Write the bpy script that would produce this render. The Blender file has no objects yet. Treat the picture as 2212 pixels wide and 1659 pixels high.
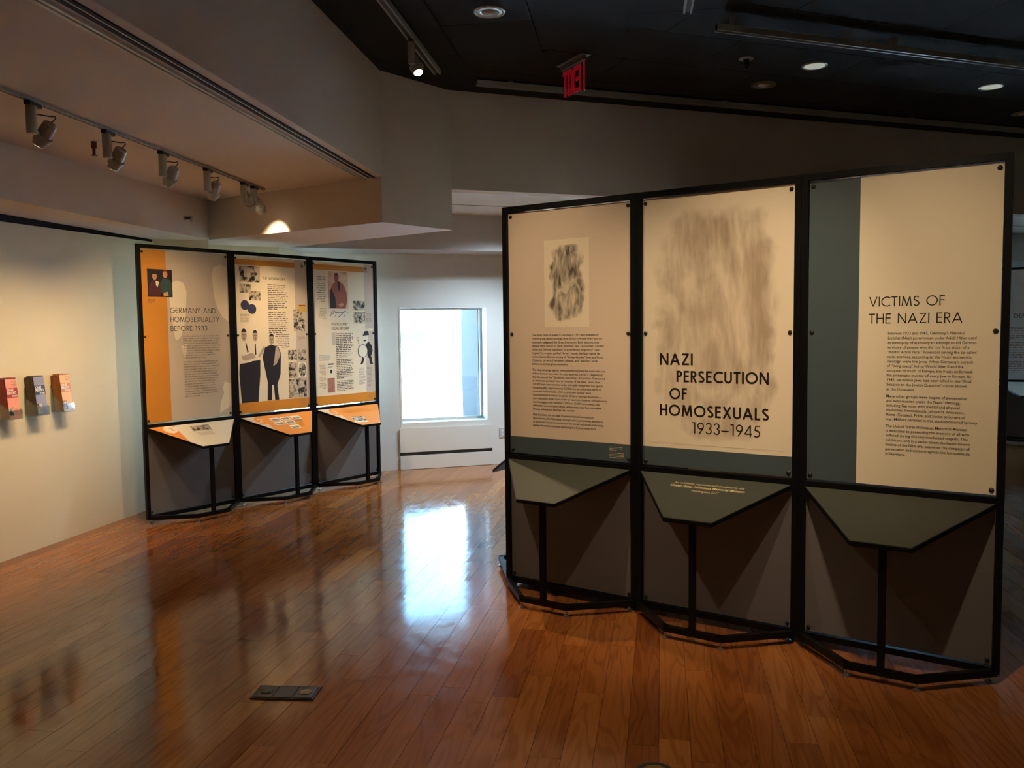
import bpy, bmesh, math, random
from mathutils import Vector, Matrix, Euler
R = math.radians
SC = bpy.context.scene
COL = SC.collection
random.seed(7)

# ------------------------------------------------------------------ camera
cam_d = bpy.data.cameras.new('camera')
cam = bpy.data.objects.new('camera', cam_d)
COL.objects.link(cam)
cam_d.sensor_width = 36.0
cam_d.lens = 1796.68 / 2212 * 36.0
cam_d.clip_start = .05
cam_d.clip_end = 300
cam.matrix_world = (Matrix.Translation((0, 0, 1.6578)) @ Euler((R(90 - 3.8604), 0, 0)).to_matrix().to_4x4()
                    @ Matrix.Rotation(R(-.6695), 4, 'Z'))
SC.camera = cam

# ------------------------------------------------------------------ sky, exposure
SKY = (2.0, 4.3, 6.5)
SKY_K = 1.0
W = bpy.data.worlds.new('overcast_sky')
SC.world = W
W.use_nodes = True
bg = W.node_tree.nodes['Background']
bg.inputs[0].default_value = (*SKY, 1)
bg.inputs[1].default_value = SKY_K
SC.view_settings.view_transform = 'Standard'
SC.view_settings.look = 'None'
SC.view_settings.exposure = 1.25
SC.view_settings.gamma = 1.0
SC.view_settings.use_curve_mapping = False
SC.cycles.max_bounces = 7
SC.cycles.diffuse_bounces = 4
SC.cycles.glossy_bounces = 3
SC.cycles.transparent_max_bounces = 12
SC.cycles.sample_clamp_indirect = 15.0
SC.cycles.adaptive_threshold = .03
SC.cycles.caustics_reflective = False
SC.cycles.caustics_refractive = False

# sun from behind the building: lights the terrace and the building opposite, never enters the windows
sun_d = bpy.data.lights.new('sun', 'SUN'); sun_d.energy = 48; sun_d.color = (.90, .96, 1.0); sun_d.angle = R(.6)
sun = bpy.data.objects.new('sun', sun_d); COL.objects.link(sun)
sun.rotation_euler = Vector((-.2924 * .42, .9563 * .42, -.9)).to_track_quat('-Z', 'Y').to_euler()

WARM = (1.0, .70, .40)
SPOT_WALL = 47      # heads washing the left wall
SPOT_STAND = 66     # heads on the near stands
SPOT_FAR = 29

# ------------------------------------------------------------------ helpers
def lin(c):
    return tuple(((v / 255) / 12.92 if v / 255 <= .04045 else ((v / 255 + .055) / 1.055) ** 2.4) for v in c)

MATS = {}
def mat(name, rgb, rough=.6, metal=0., var=.06, scale=6., bump=0., bscale=80., spec=.5, coat=0.):
    """plain procedural material: base colour with soft noise variation, optional fine relief"""
    if name in MATS: return MATS[name]
    m = bpy.data.materials.new(name); m.use_nodes = True
    nt = m.node_tree; b = nt.nodes['Principled BSDF']
    b.inputs['Roughness'].default_value = rough
    b.inputs['Metallic'].default_value = metal
    b.inputs['Specular IOR Level'].default_value = spec
    b.inputs['Coat Weight'].default_value = coat
    tc = nt.nodes.new('ShaderNodeTexCoord')
    n = nt.nodes.new('ShaderNodeTexNoise'); n.inputs['Scale'].default_value = scale; n.inputs['Detail'].default_value = 3
    nt.links.new(tc.outputs['Object'], n.inputs['Vector'])
    mx = nt.nodes.new('ShaderNodeMix'); mx.data_type = 'RGBA'
    mx.inputs[6].default_value = (*[v * (1 - var) for v in rgb], 1)
    mx.inputs[7].default_value = (*[min(1, v * (1 + var)) for v in rgb], 1)
    nt.links.new(n.outputs[0], mx.inputs[0])
    nt.links.new(mx.outputs[2], b.inputs['Base Color'])
    if bump:
        n2 = nt.nodes.new('ShaderNodeTexNoise'); n2.inputs['Scale'].default_value = bscale; n2.inputs['Detail'].default_value = 2
        nt.links.new(tc.outputs['Object'], n2.inputs['Vector'])
        bp = nt.nodes.new('ShaderNodeBump'); bp.inputs['Strength'].default_value = bump; bp.inputs['Distance'].default_value = .004
        nt.links.new(n2.outputs[0], bp.inputs['Height']); nt.links.new(bp.outputs[0], b.inputs['Normal'])
    MATS[name] = m
    return m

def emit_mat(name, rgb, k, base=(.5, .5, .5)):
    m = mat(name, base, .4)
    b = m.node_tree.nodes['Principled BSDF']
    b.inputs['Emission Color'].default_value = (*rgb, 1)
    b.inputs['Emission Strength'].default_value = k
    return m

def clear_mat(name, tint, gloss=.08, rough=.05):
    m = bpy.data.materials.new(name); m.use_nodes = True
    nt = m.node_tree; nt.nodes.clear()
    o = nt.nodes.new('ShaderNodeOutputMaterial'); mx = nt.nodes.new('ShaderNodeMixShader')
    t = nt.nodes.new('ShaderNodeBsdfTransparent'); g = nt.nodes.new('ShaderNodeBsdfGlossy')
    t.inputs[0].default_value = (*tint, 1); g.inputs['Roughness'].default_value = rough
    mx.inputs[0].default_value = gloss
    nt.links.new(t.outputs[0], mx.inputs[1]); nt.links.new(g.outputs[0], mx.inputs[2]); nt.links.new(mx.outputs[0], o.inputs[0])
    MATS[name] = m
    return m

class MB:
    """collects verts/faces; build() links ONE mesh object"""
    def __init__(s): s.v = []; s.f = []; s.at = {}
    def add(s, vs, fs):
        k = len(s.v); s.v += [tuple(p) for p in vs]; s.f += [tuple(i + k for i in q) for q in fs]; return s
    def box(s, x0, x1, y0, y1, z0, z1):
        return s.add([(x0, y0, z0), (x1, y0, z0), (x1, y1, z0), (x0, y1, z0), (x0, y0, z1), (x1, y0, z1), (x1, y1, z1), (x0, y1, z1)],
                     [(0, 3, 2, 1), (4, 5, 6, 7), (0, 1, 5, 4), (1, 2, 6, 5), (2, 3, 7, 6), (3, 0, 4, 7)])
    def prism(s, poly, z0, z1):
        n = len(poly)
        a = sum(poly[i][0] * poly[(i + 1) % n][1] - poly[(i + 1) % n][0] * poly[i][1] for i in range(n))
        if a < 0: poly = poly[::-1]
        return s.add([(x, y, z0) for x, y in poly] + [(x, y, z1) for x, y in poly],
                     [tuple(range(n))[::-1], tuple(range(n, 2 * n))] + [(i, (i + 1) % n, n + (i + 1) % n, n + i) for i in range(n)])
    def bar(s, p, q, w, hgt, up=(0, 0, 1)):
        p, q, up = Vector(p), Vector(q), Vector(up)
        d = (q - p).normalized(); x = d.cross(up).normalized(); u = x.cross(d)
        vs = []
        for e in (p, q):
            for a, b in ((-1, -1), (1, -1), (1, 1), (-1, 1)): vs.append(e + x * a * w / 2 + u * b * hgt / 2)
        return s.add(vs, [(0, 1, 2, 3), (7, 6, 5, 4), (0, 4, 5, 1), (1, 5, 6, 2), (2, 6, 7, 3), (3, 7, 4, 0)])
    def lathe(s, p, d, prof, n=20):
        """prof: list of (distance along d, radius) from p; ends closed"""
        p, d = Vector(p), Vector(d).normalized()
        a = Vector((0, 0, 1)) if abs(d.z) < .9 else Vector((1, 0, 0))
        x = d.cross(a).normalized(); y = d.cross(x)
        k = len(prof); vs = []; fs = []
        for t, r in prof:
            for i in range(n):
                an = 2 * math.pi * i / n
                vs.append(p + d * t + (x * math.cos(an) + y * math.sin(an)) * r)
        for j in range(k - 1):
            for i in range(n):
                fs.append((j * n + i, j * n + (i + 1) % n, (j + 1) * n + (i + 1) % n, (j + 1) * n + i))
        fs.append(tuple(range(n))[::-1]); fs.append(tuple((k - 1) * n + i for i in range(n)))
        return s.add(vs, fs)
    def tube(s, pts, r, n=8):
        for a, b in zip(pts, pts[1:]):
            L = (Vector(b) - Vector(a)).length
            s.lathe(a, Vector(b) - Vector(a), [(0, r), (L, r)], n)
        return s
    def build(s, name, m, parent=None, smooth=False):
        me = bpy.data.meshes.new(name); me.from_pydata(s.v, [], s.f); me.update()
        if isinstance(m, str): m = MATS[m]
        me.materials.append(m)
        for k, vals in s.at.items():
            a = me.attributes.new(k, 'FLOAT', 'POINT'); a.data.foreach_set('value', vals)
        if smooth:
            me.shade_smooth()
            try: me.set_sharp_from_angle(angle=R(35))
            except Exception: pass
        o = bpy.data.objects.new(name, me); COL.objects.link(o)
        if parent: o.parent = parent
        return o

def tag(o, label, cat, group=None):
    o['label'] = label; o['category'] = cat
    if group: o['group'] = group
    return o
def struct(o, label=None):
    o['kind'] = 'structure'
    if label: o['label'] = label
    return o
def empty(name, loc, rz=0):
    o = bpy.data.objects.new(name, None); COL.objects.link(o); o.location = loc; o.rotation_euler = (0, 0, rz)
    o.empty_display_size = .1
    return o
def spot(parent, loc, target, watts, size=55, blend=.9, colour=WARM, rad=.03):
    l = bpy.data.lights.new('lamp_light', 'SPOT'); l.energy = watts; l.color = colour
    l.spot_size = R(size); l.spot_blend = blend; l.shadow_soft_size = rad
    o = bpy.data.objects.new('lamp_light', l); COL.objects.link(o)
    o.location = loc; o.rotation_euler = (Vector(target) - Vector(loc)).to_track_quat('-Z', 'Y').to_euler()
    if parent: o.parent = parent
    return o
def xy(o, d, t): return (o[0] + d[0] * t, o[1] + d[1] * t)
def vec(deg): return (math.sin(R(deg)), math.cos(R(deg)))       # heading, clockwise from +y

# ------------------------------------------------------------------ materials
mat('plaster', lin((212, 201, 172)), .85, var=.02, scale=1.3, bump=.15, bscale=160)
mat('plaster_upper', lin((202, 186, 174)), .88, var=.02, scale=1.3, bump=.12, bscale=160)
mat('plaster_grey', lin((190, 184, 182)), .8, var=.02, scale=1.3)
mat('white_paint', lin((222, 222, 220)), .55, var=.015)
mat('slot_grey', (.05, .05, .052), .8)
mat('void_black', (.004, .004, .004), .9)
mat('ceiling_black', (.0065, .0068, .0068), .9, var=.12, bump=.3, bscale=220)
mat('ceiling_joint', (.004, .004, .004), .9)
mat('black_metal', (.004, .0042, .005), .38, var=.1, spec=.2)
mat('black_plastic', (.014, .014, .015), .45)
mat('panel_grey', lin((102, 98, 98)), .6, var=.03)
mat('desk_grey', lin((66, 69, 62)), .5, var=.05, scale=14, spec=.2)
mat('print_cream', lin((238, 224, 196)), .5, var=.015, scale=2)
mat('print_daylit', lin((232, 236, 234)), .5, var=.01)  # white panel print with the cool cast of daylight mixed into its colour
mat('print_tan', lin((226, 204, 180)), .5, var=.015, scale=2)
mat('print_sand', lin((238, 222, 196)), .5, var=.015, scale=2)
mat('print_pale', lin((226, 206, 180)), .5, var=.015, scale=2)
mat('print_white', lin((238, 228, 206)), .5, var=.01)
mat('print_slate', lin((70, 84, 90)), .5, var=.03)
mat('print_orange', lin((212, 140, 38)), .5, var=.02)
mat('print_orange_light', lin((232, 148, 66)), .45, var=.02)
mat('print_black', lin((26, 18, 18)), .55, var=.02)
mat('print_ink', lin((52, 42, 38)), .55, var=.02)
mat('print_soft', lin((104, 90, 80)), .55, var=.02)
mat('print_faint', lin((150, 128, 108)), .55, var=.02)
mat('print_grey', lin((205, 190, 172)), .5, var=.02)
mat('print_ghost', lin((238, 224, 198)), .5, var=.01)
mat('print_gold', lin((214, 196, 150)), .5, var=.02)
mat('print_yellow', lin((214, 176, 84)), .5, var=.05, scale=60)
mat('print_rust', lin((160, 84, 60)), .5, var=.1, scale=30)
mat('print_skin', lin((214, 150, 110)), .5)
mat('print_green', lin((44, 74, 70)), .5, var=.2, scale=20)
mat('print_maroon', lin((78, 30, 34)), .5, var=.2, scale=20)
mat('print_navy', lin((62, 62, 92)), .5, var=.3, scale=60)
mat('print_greyskin', lin((184, 166, 148)), .5, var=.15, scale=40)
mat('print_darkcloth', lin((36, 30, 36)), .5, var=.2, scale=14)
mat('print_red', lin((170, 60, 40)), .5)
mat('pearl_metal', lin((190, 190, 188)), .38, var=.03)
mat('lamp_white', lin((168, 166, 160)), .45, var=.02)
mat('aluminium', (.32, .32, .32), .4, metal=.8)
mat('track_grey', lin((176, 176, 174)), .35)
mat('rail_grey', lin((165, 165, 162)), .45)
mat('steel', (.42, .42, .42), .3, metal=.9)
mat('brass_dark', (.05, .045, .032), .38, metal=.6, var=.4, scale=40)
mat('brass', (.30, .22, .08), .3, metal=.8, var=.3, scale=60)
mat('concrete', lin((58, 66, 70)), .8, var=.12, scale=2.5, bump=.3, bscale=40)
mat('facade_white', (.92, .92, .9), .8)
mat('facade_glass', (.015, .03, .035), .6)
mat('terrace', (.74, .80, .86), .9)
mat('sprinkler_red', lin((96, 40, 30)), .5)
mat('red_letter', (.5, .01, .01), .4)
emit_mat('exit_red', (1, .02, .04), .05, (.22, .01, .012))
emit_mat('lens_on', (1, .82, .55), 3.0)
emit_mat('lens_dim', (.82, .9, .74), .16, (.6, .6, .6))
clear_mat('glass', (.93, .98, 1.0), .05, .02)
clear_mat('acrylic', (.86, .92, .95), .12, .05)
# acrylic edge that lets daylight through from behind
m = bpy.data.materials.new('acrylic_edge'); m.use_nodes = True
nt = m.node_tree; nt.nodes.clear()
o_ = nt.nodes.new('ShaderNodeOutputMaterial'); t_ = nt.nodes.new('ShaderNodeBsdfTranslucent'); g_ = nt.nodes.new('ShaderNodeBsdfGlossy')
t_.inputs[0].default_value = (.95, .97, 1, 1); g_.inputs['Roughness'].default_value = .15
mx_ = nt.nodes.new('ShaderNodeMixShader'); mx_.inputs[0].default_value = .25
nt.links.new(t_.outputs[0], mx_.inputs[1]); nt.links.new(g_.outputs[0], mx_.inputs[2]); nt.links.new(mx_.outputs[0], o_.inputs[0])
MATS['acrylic_edge'] = m

def photo_mat(name, lo, hi, scale, seed):
    """tonal print of a small old photograph: blotchy greys"""
    m = bpy.data.materials.new(name); m.use_nodes = True
    nt = m.node_tree; b = nt.nodes['Principled BSDF']; b.inputs['Roughness'].default_value = .5
    tc = nt.nodes.new('ShaderNodeTexCoord'); mp = nt.nodes.new('ShaderNodeMapping')
    mp.inputs['Location'].default_value = (seed * 3.7, seed * 1.3, seed * 2.1)
    nt.links.new(tc.outputs['Object'], mp.inputs[0])
    n = nt.nodes.new('ShaderNodeTexNoise'); n.inputs['Scale'].default_value = scale; n.inputs['Detail'].default_value = 4
    v = nt.nodes.new('ShaderNodeTexVoronoi'); v.inputs['Scale'].default_value = scale * 1.3
    nt.links.new(mp.outputs[0], n.inputs['Vector']); nt.links.new(mp.outputs[0], v.inputs['Vector'])
    mm = nt.nodes.new('ShaderNodeMath'); mm.operation = 'MULTIPLY_ADD'; mm.inputs[1].default_value = .25
    nt.links.new(v.outputs['Distance'], mm.inputs[0]); nt.links.new(n.outputs[0], mm.inputs[2])
    cr = nt.nodes.new('ShaderNodeValToRGB')
    cr.color_ramp.elements[0].position = .50; cr.color_ramp.elements[0].color = (*lin(lo), 1)
    cr.color_ramp.elements[1].position = .70; cr.color_ramp.elements[1].color = (*lin(hi), 1)
    nt.links.new(mm.outputs[0], cr.inputs[0]); nt.links.new(cr.outputs[0], b.inputs['Base Color'])
    MATS[name] = m
for k_ in range(5): photo_mat('photo_grey%d' % k_, (26, 22, 24), (206, 190, 166), 20 + 5 * k_, k_ + 1)
photo_mat('photo_rose', (190, 140, 112), (226, 190, 158), 7, 9)

def art_mat(name, ink, paper, cx, cz, rx, rz, stroke):
    """abstract upright mass of soft hatching standing in for the printed drawing"""
    m = bpy.data.materials.new(name); m.use_nodes = True
    nt = m.node_tree; b = nt.nodes['Principled BSDF']; b.inputs['Roughness'].default_value = .5
    N = lambda t: nt.nodes.new(t)
    def math_(op, a, c, v=None):
        q = N('ShaderNodeMath'); q.operation = op
        for i, s in enumerate((a, c, v)):
            if s is None: continue
            if isinstance(s, (int, float)): q.inputs[i].default_value = s
            else: nt.links.new(s, q.inputs[i])
        return q.outputs[0]
    tc = N('ShaderNodeTexCoord'); sx = N('ShaderNodeSeparateXYZ'); nt.links.new(tc.outputs['Object'], sx.inputs[0])
    edge = N('ShaderNodeTexNoise'); edge.inputs['Scale'].default_value = 1.6 / rx; edge.inputs['Detail'].default_value = 3
    nt.links.new(tc.outputs['Object'], edge.inputs['Vector'])
    X = math_('DIVIDE', math_('SUBTRACT', sx.outputs[0], cx), rx)
    Z = math_('DIVIDE', math_('SUBTRACT', sx.outputs[2], cz), rz)
    ax = math_('POWER', math_('ABSOLUTE', X, 0), 3.0); az = math_('POWER', math_('ABSOLUTE', Z, 0), 6.0)
    d = math_('ADD', math_('ADD', ax, az), math_('MULTIPLY', math_('SUBTRACT', edge.outputs[0], .5), 2.2))
    mask = N('ShaderNodeMapRange'); mask.inputs[1].default_value = 1.05; mask.inputs[2].default_value = .55
    nt.links.new(d, mask.inputs[0])
    # flowing tone
    nz = N('ShaderNodeTexNoise'); nz.inputs['Scale'].default_value = 1.1 / rx; nz.inputs['Detail'].default_value = 3; nz.inputs['Distortion'].default_value = 1.6
    mp = N('ShaderNodeMapping'); mp.inputs['Scale'].default_value = (1.25, 1, .62); mp.inputs['Rotation'].default_value = (0, .35, 0)
    nt.links.new(tc.outputs['Object'], mp.inputs[0]); nt.links.new(mp.outputs[0], nz.inputs['Vector'])
    # fine strokes
    st = N('ShaderNodeTexNoise'); st.inputs['Scale'].default_value = stroke; st.inputs['Detail'].default_value = 2
    m2 = N('ShaderNodeMapping'); m2.inputs['Scale'].default_value = (1, 1, .16); m2.inputs['Rotation'].default_value = (0, -.5, 0)
    nt.links.new(tc.outputs['Object'], m2.inputs[0]); nt.links.new(m2.outputs[0], st.inputs['Vector'])
    tone = math_('ADD', math_('MULTIPLY', nz.outputs[0], 1.5), math_('MULTIPLY', st.outputs[0], .5))
    mr = N('ShaderNodeMapRange'); mr.inputs[1].default_value = .72; mr.inputs[2].default_value = 1.25
    nt.links.new(tone, mr.inputs[0])
    fac = math_('MULTIPLY', mask.outputs[0], math_('ADD', math_('MULTIPLY', mr.outputs[0], .8), .16))
    mx = N('ShaderNodeMix'); mx.data_type = 'RGBA'
    mx.inputs[6].default_value = (*paper, 1); mx.inputs[7].default_value = (*ink, 1)
    nt.links.new(fac, mx.inputs[0]); nt.links.new(mx.outputs[2], b.inputs['Base Color'])
    MATS[name] = m
art_mat('art_small', lin((52, 40, 36)), lin((240, 224, 196)), .452, 1.925, .118, .225, 90)
art_mat('art_large', lin((176, 155, 130)), lin((238, 222, 196)), .9144 + .455, 1.665, .335, .63, 46)

def wood_mat():
    m = bpy.data.materials.new('floor_wood'); m.use_nodes = True
    nt = m.node_tree; b = nt.nodes['Principled BSDF']; N = nt.nodes.new; L = nt.links.new
    tc = N('ShaderNodeTexCoord')
    tone = N('ShaderNodeAttribute'); tone.attribute_name = 'tone'
    seed = N('ShaderNodeAttribute'); seed.attribute_name = 'seed'
    rot = N('ShaderNodeMapping'); rot.inputs['Rotation'].default_value = (0, 0, R(10.2))
    L(tc.outputs['Object'], rot.inputs[0])
    off = N('ShaderNodeCombineXYZ')
    for i in range(3): L(seed.outputs['Fac'], off.inputs[i])
    av = N('ShaderNodeVectorMath'); av.operation = 'ADD'; L(rot.outputs[0], av.inputs[0]); L(off.outputs[0], av.inputs[1])
    # cathedral grain
    s1 = N('ShaderNodeVectorMath'); s1.operation = 'MULTIPLY'; s1.inputs[1].default_value = (7.0, .8, 1); L(av.outputs[0], s1.inputs[0])
    n1 = N('ShaderNodeTexNoise'); n1.inputs['Scale'].default_value = 1.0; n1.inputs['Detail'].default_value = 2.; n1.inputs['Distortion'].default_value = .5
    L(s1.outputs[0], n1.inputs['Vector'])
    ring = N('ShaderNodeMath'); ring.operation = 'MULTIPLY'; ring.inputs[1].default_value = 62; L(n1.outputs[0], ring.inputs[0])
    sn = N('ShaderNodeMath'); sn.operation = 'SINE'; L(ring.outputs[0], sn.inputs[0])
    g = N('ShaderNodeMapRange'); g.inputs[1].default_value = .1; g.inputs[2].default_value = 1.; g.inputs[3].default_value = 0; g.inputs[4].default_value = 1; L(sn.outputs[0], g.inputs[0])
    # fine pores
    s2 = N('ShaderNodeVectorMath'); s2.operation = 'MULTIPLY'; s2.inputs[1].default_value = (130, 5, 1); L(av.outputs[0], s2.inputs[0])
    n2 = N('ShaderNodeTexNoise'); n2.inputs['Scale'].default_value = 1; n2.inputs['Detail'].default_value = 2; L(s2.outputs[0], n2.inputs['Vector'])
    # broad patches
    n3 = N('ShaderNodeTexNoise'); n3.inputs['Scale'].default_value = 1.4; n3.inputs['Detail'].default_value = 1; L(av.outputs[0], n3.inputs['Vector'])
    ramp = N('ShaderNodeValToRGB'); e = ramp.color_ramp.elements
    e[0].position = 0; e[0].color = (.16, .045, .013, 1)
    e[1].position = 1; e[1].color = (.60, .27, .080, 1)
    k = e.new(.35); k.color = (.33, .110, .027, 1)
    k = e.new(.7); k.color = (.45, .176, .045, 1)
    mixt = N('ShaderNodeMath'); mixt.operation = 'MULTIPLY_ADD'; mixt.inputs[1].default_value = .35
    L(n3.outputs[0], mixt.inputs[0]); L(tone.outputs['Fac'], mixt.inputs[2])
    L(mixt.outputs[0], ramp.inputs[0])
    dk = N('ShaderNodeMix'); dk.data_type = 'RGBA'; dk.blend_type = 'MULTIPLY'
    dk.inputs[7].default_value = (.58, .44, .36, 1); L(ramp.outputs[0], dk.inputs[6])
    gm = N('ShaderNodeMath'); gm.operation = 'MULTIPLY'; gm.inputs[1].default_value = .45; L(g.outputs[0], gm.inputs[0]); L(gm.outputs[0], dk.inputs[0])
    dk2 = N('ShaderNodeMix'); dk2.data_type = 'RGBA'; dk2.blend_type = 'MULTIPLY'; dk2.inputs[7].default_value = (.72, .62, .55, 1)
    L(dk.outputs[2], dk2.inputs[6]); L(n2.outputs[0], dk2.inputs[0])
    L(dk2.outputs[2], b.inputs['Base Color'])
    # worn varnish: roughness and shallow waves
    n4 = N('ShaderNodeTexNoise'); n4.inputs['Scale'].default_value = 9; n4.inputs['Detail'].default_value = 4; L(rot.outputs[0], n4.inputs['Vector'])
    rr = N('ShaderNodeMapRange'); rr.inputs[1].default_value = .3; rr.inputs[2].default_value = .75; rr.inputs[3].default_value = .08; rr.inputs[4].default_value = .17
    L(n4.outputs[0], rr.inputs[0]); L(rr.outputs[0], b.inputs['Roughness'])
    b.inputs['Specular IOR Level'].default_value = .50
    s5 = N('ShaderNodeVectorMath'); s5.operation = 'MULTIPLY'; s5.inputs[1].default_value = (16, 7, 1); L(av.outputs[0], s5.inputs[0])
    n5 = N('ShaderNodeTexNoise'); n5.inputs['Scale'].default_value = 1; n5.inputs['Detail'].default_value = 2.5; L(s5.outputs[0], n5.inputs['Vector'])
    hb = N('ShaderNodeMath'); hb.operation = 'MULTIPLY_ADD'; hb.inputs[1].default_value = .12; L(g.outputs[0], hb.inputs[0]); L(n5.outputs[0], hb.inputs[2])
    bp = N('ShaderNodeBump'); bp.inputs['Strength'].default_value = .22; bp.inputs['Distance'].default_value = .0016
    L(hb.outputs[0], bp.inputs['Height']); L(bp.outputs[0], b.inputs['Normal'])
    MATS['floor_wood'] = m
wood_mat()
mat('floor_joint', (.035, .012, .005), .7)
mat('floor_pale', lin((196, 150, 96)), .3)

# ------------------------------------------------------------------ room shell
ZC, ZT, ZS, ZF = 3.743, 2.90, 2.53, 2.93        # dark ceiling, tray ceiling, soffit underside, far ceiling
LW, UL = (-3.729, 5.935), vec(10.2)              # left wall: a point on it and its heading
NL_ = (UL[1], -UL[0])                            # into the room
C, E, G = (-2.873, 8.014), (-1.042, 6.859), (-.514, 7.462)
K2, B0, B1 = (-2.43, 8.80), (-3.05, 8.48), (-2.43, 8.80)
U8 = vec(8.0); UT = vec(9.1); UH = vec(71.12)
WO, UW = (-1.313, 9.732), (.9563, .2924)         # window wall origin (left foot of the window) and heading
NW = (.2924, -.9563)

# floor: slab with separate planks
fl = MB().prism([(-7, -5), (10.5, -5), (10.5, 14), (-7, 14)], -.16, -.012).build('floor', 'floor_joint')
struct(fl, 'varnished orange-brown plank floor with the window mirrored in it')
rows = []
PW = .124
allp = []
for r in range(-12, 108):
    a0 = -8.0 + random.random() * 1.4
    while a0 < 14.5:
        ln = random.uniform(.75, 1.75)
        allp.append((r, a0, ln)); a0 += ln
def plank_pts(r, a0, ln):
    b0 = r * PW
    o = (LW[0] + NL_[0] * b0, LW[1] + NL_[1] * b0)
    P = lambda a, b: (o[0] + UL[0] * a + NL_[0] * b, o[1] + UL[1] * a + NL_[1] * b)
    g = .0007
    return [P(a0 + g, g), P(a0 + g, PW - g), P(a0 + ln - g, PW - g), P(a0 + ln - g, g)]
def cam_size(pts):
    cx = sum(p[0] for p in pts) / 4; cy = sum(p[1] for p in pts) / 4
    if cy < 2.6 or abs(cx) > .63 * cy + .2 or cy > 13: return -cy
    return 10 / (cy * cy + cx * cx) ** 1.0
cand = []
for r, a0, ln in allp:
    pts = plank_pts(r, a0, ln)
    cy = sum(p[1] for p in pts) / 4; cx = sum(p[0] for p in pts) / 4
    if cy < -4.2 or cy > 13.2 or cx > 9.3: continue
    cand.append((cam_size(pts), r, a0, ln, pts))
cand.sort(key=lambda q: -q[0])
rest = MB(); rt, rs = [], []
for k, (sz, r, a0, ln, pts) in enumerate(cand):
    rng = random.Random(r * 131 + int(a0 * 50))
    tone = min(1, max(0, rng.gauss(.36, .12)))
    seed = rng.uniform(0, 60)
    tl = rng.uniform(-.00022, .00022); tr = rng.uniform(-.00022, .00022)
    mb = rest if k >= 300 else MB()
    z = [-.0004 + tl, -.0004 - tl, -.0004 - tl + tr, -.0004 + tl + tr]
    n0 = len(mb.v)
    mb.add([(p[0], p[1], -.012) for p in pts] + [(p[0], p[1], zz) for p, zz in zip(pts, z)],
           [(0, 1, 2, 3), (7, 6, 5, 4), (0, 4, 5, 1), (1, 5, 6, 2), (2, 6, 7, 3), (3, 7, 4, 0)])
    if mb is rest: rt += [tone] * 8; rs += [seed] * 8
    else:
        mb.at = {'tone': [tone] * 8, 'seed': [seed] * 8}
        mb.build('plank', 'floor_wood', fl)
rest.at = {'tone': rt, 'seed': rs}
ro = rest.build('distant_planks', 'floor_wood', fl); ro['kind'] = 'stuff'
for (x, y) in ((-1.62, 7.62), (-1.36, 7.42)):       # two paler patches, not drawn
    pass

# left wall (partition with an uneven dark gap at its top)
def wl(t, off=0): return (LW[0] + UL[0] * t + NL_[0] * off, LW[1] + UL[1] * t + NL_[1] * off)
m_ = MB()
t0, t1 = -10.2, 3.30
pts = [wl(t0), wl(t1), wl(t1, -.011), wl(t0, -.011)]
zt = [2.285, 2.5285, 2.5285, 2.285]
m_.add([(p[0], p[1], 0) for p in pts] + [(p[0], p[1], z) for p, z in zip(pts, zt)],
       [(0, 1, 2, 3), (7, 6, 5, 4), (0, 4, 5, 1), (1, 5, 6, 2), (2, 6, 7, 3), (3, 7, 4, 0)])
struct(m_.build('wall_left', 'plaster'), 'cream partition wall with three brochure holders')
struct(MB().prism([wl(t0, -.012), wl(t1 - .002, -.012), wl(t1 - .002, -.03), wl(t0, -.03)], 2.25, ZS - .0005).build('trim_5', 'void_black'), 'black strip standing in for the dark gap along the top of the left wall')  # black board gives the open gap its darkness by colour
struct(MB().prism([wl(t0, -.42), wl(3.6, -.42), wl(3.6, -.55), wl(t0, -.55)], 0, 2.6).build('wall_left_blocker', 'void_black'))  # unseen black wall, added to keep outside light out behind the partition
# stub returns between the left wall and the window wall
pA = wl(2.02)
struct(MB().prism([pA, (-2.882, 8.014), B0, B1, (-2.36, 9.44), (-2.6, 9.7), (-4.6, 9.2), wl(2.5, -.5), wl(2.02, -.1)], 2.39, ZS).build('trim_6', 'plaster'),
       'stepped plaster downstand above the left display stand')

# window wall, built around its openings
def ww(t, off=0): return (WO[0] + UW[0] * t + NW[0] * off, WO[1] + UW[1] * t + NW[1] * off)
WT0, WT1, WTH = -2.9, 10.6, .32
OPEN = [(-1.45, -.42, .552, 1.905), (.02, 1.055, .552, 1.905), (1.80, 2.835, .552, 1.905), (6.9, 7.935, .552, 1.905)]  # only the second is seen; the rest are unseen, added for daylight
m_ = MB()
def wseg(a, b, z0, z1): m_.prism([ww(a), ww(b), ww(b, -WTH), ww(a, -WTH)], z0, z1)
prev = WT0
for a, b, z0, z1 in OPEN:
    wseg(prev, a, 0, 3.1); wseg(a, b, 0, z0); wseg(a, b, z1, 3.1); prev = b
wseg(prev, WT1, 0, 3.1)
struct(m_.build('wall_window', 'white_paint'), 'white wall with the bright window')
# remaining enclosure (behind and right of the camera)
struct(MB().prism([(8.9, -4.3), (9.1, -4.3), (9.1, 13.4), (8.9, 13.4)], 0, 3.9).build('wall_right', 'plaster'))
struct(MB().prism([(-6.4, -4.5), (9.1, -4.5), (9.1, -4.3), (-6.4, -4.3)], 0, 3.9).build('wall_back', 'plaster'))

# header wall over the wide opening
hd = lambda t, off=0: (G[0] + UH[0] * t + UH[1] * off, G[1] + UH[1] * t - UH[0] * off)   # off>0 towards the camera
struct(MB().prism([hd(0), hd(10.2), hd(10.2, -.16), hd(0, -.16)], 2.888, ZC + .1).build('wall_header', 'plaster_upper'),
       'long plain wall above the wide opening')
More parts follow.
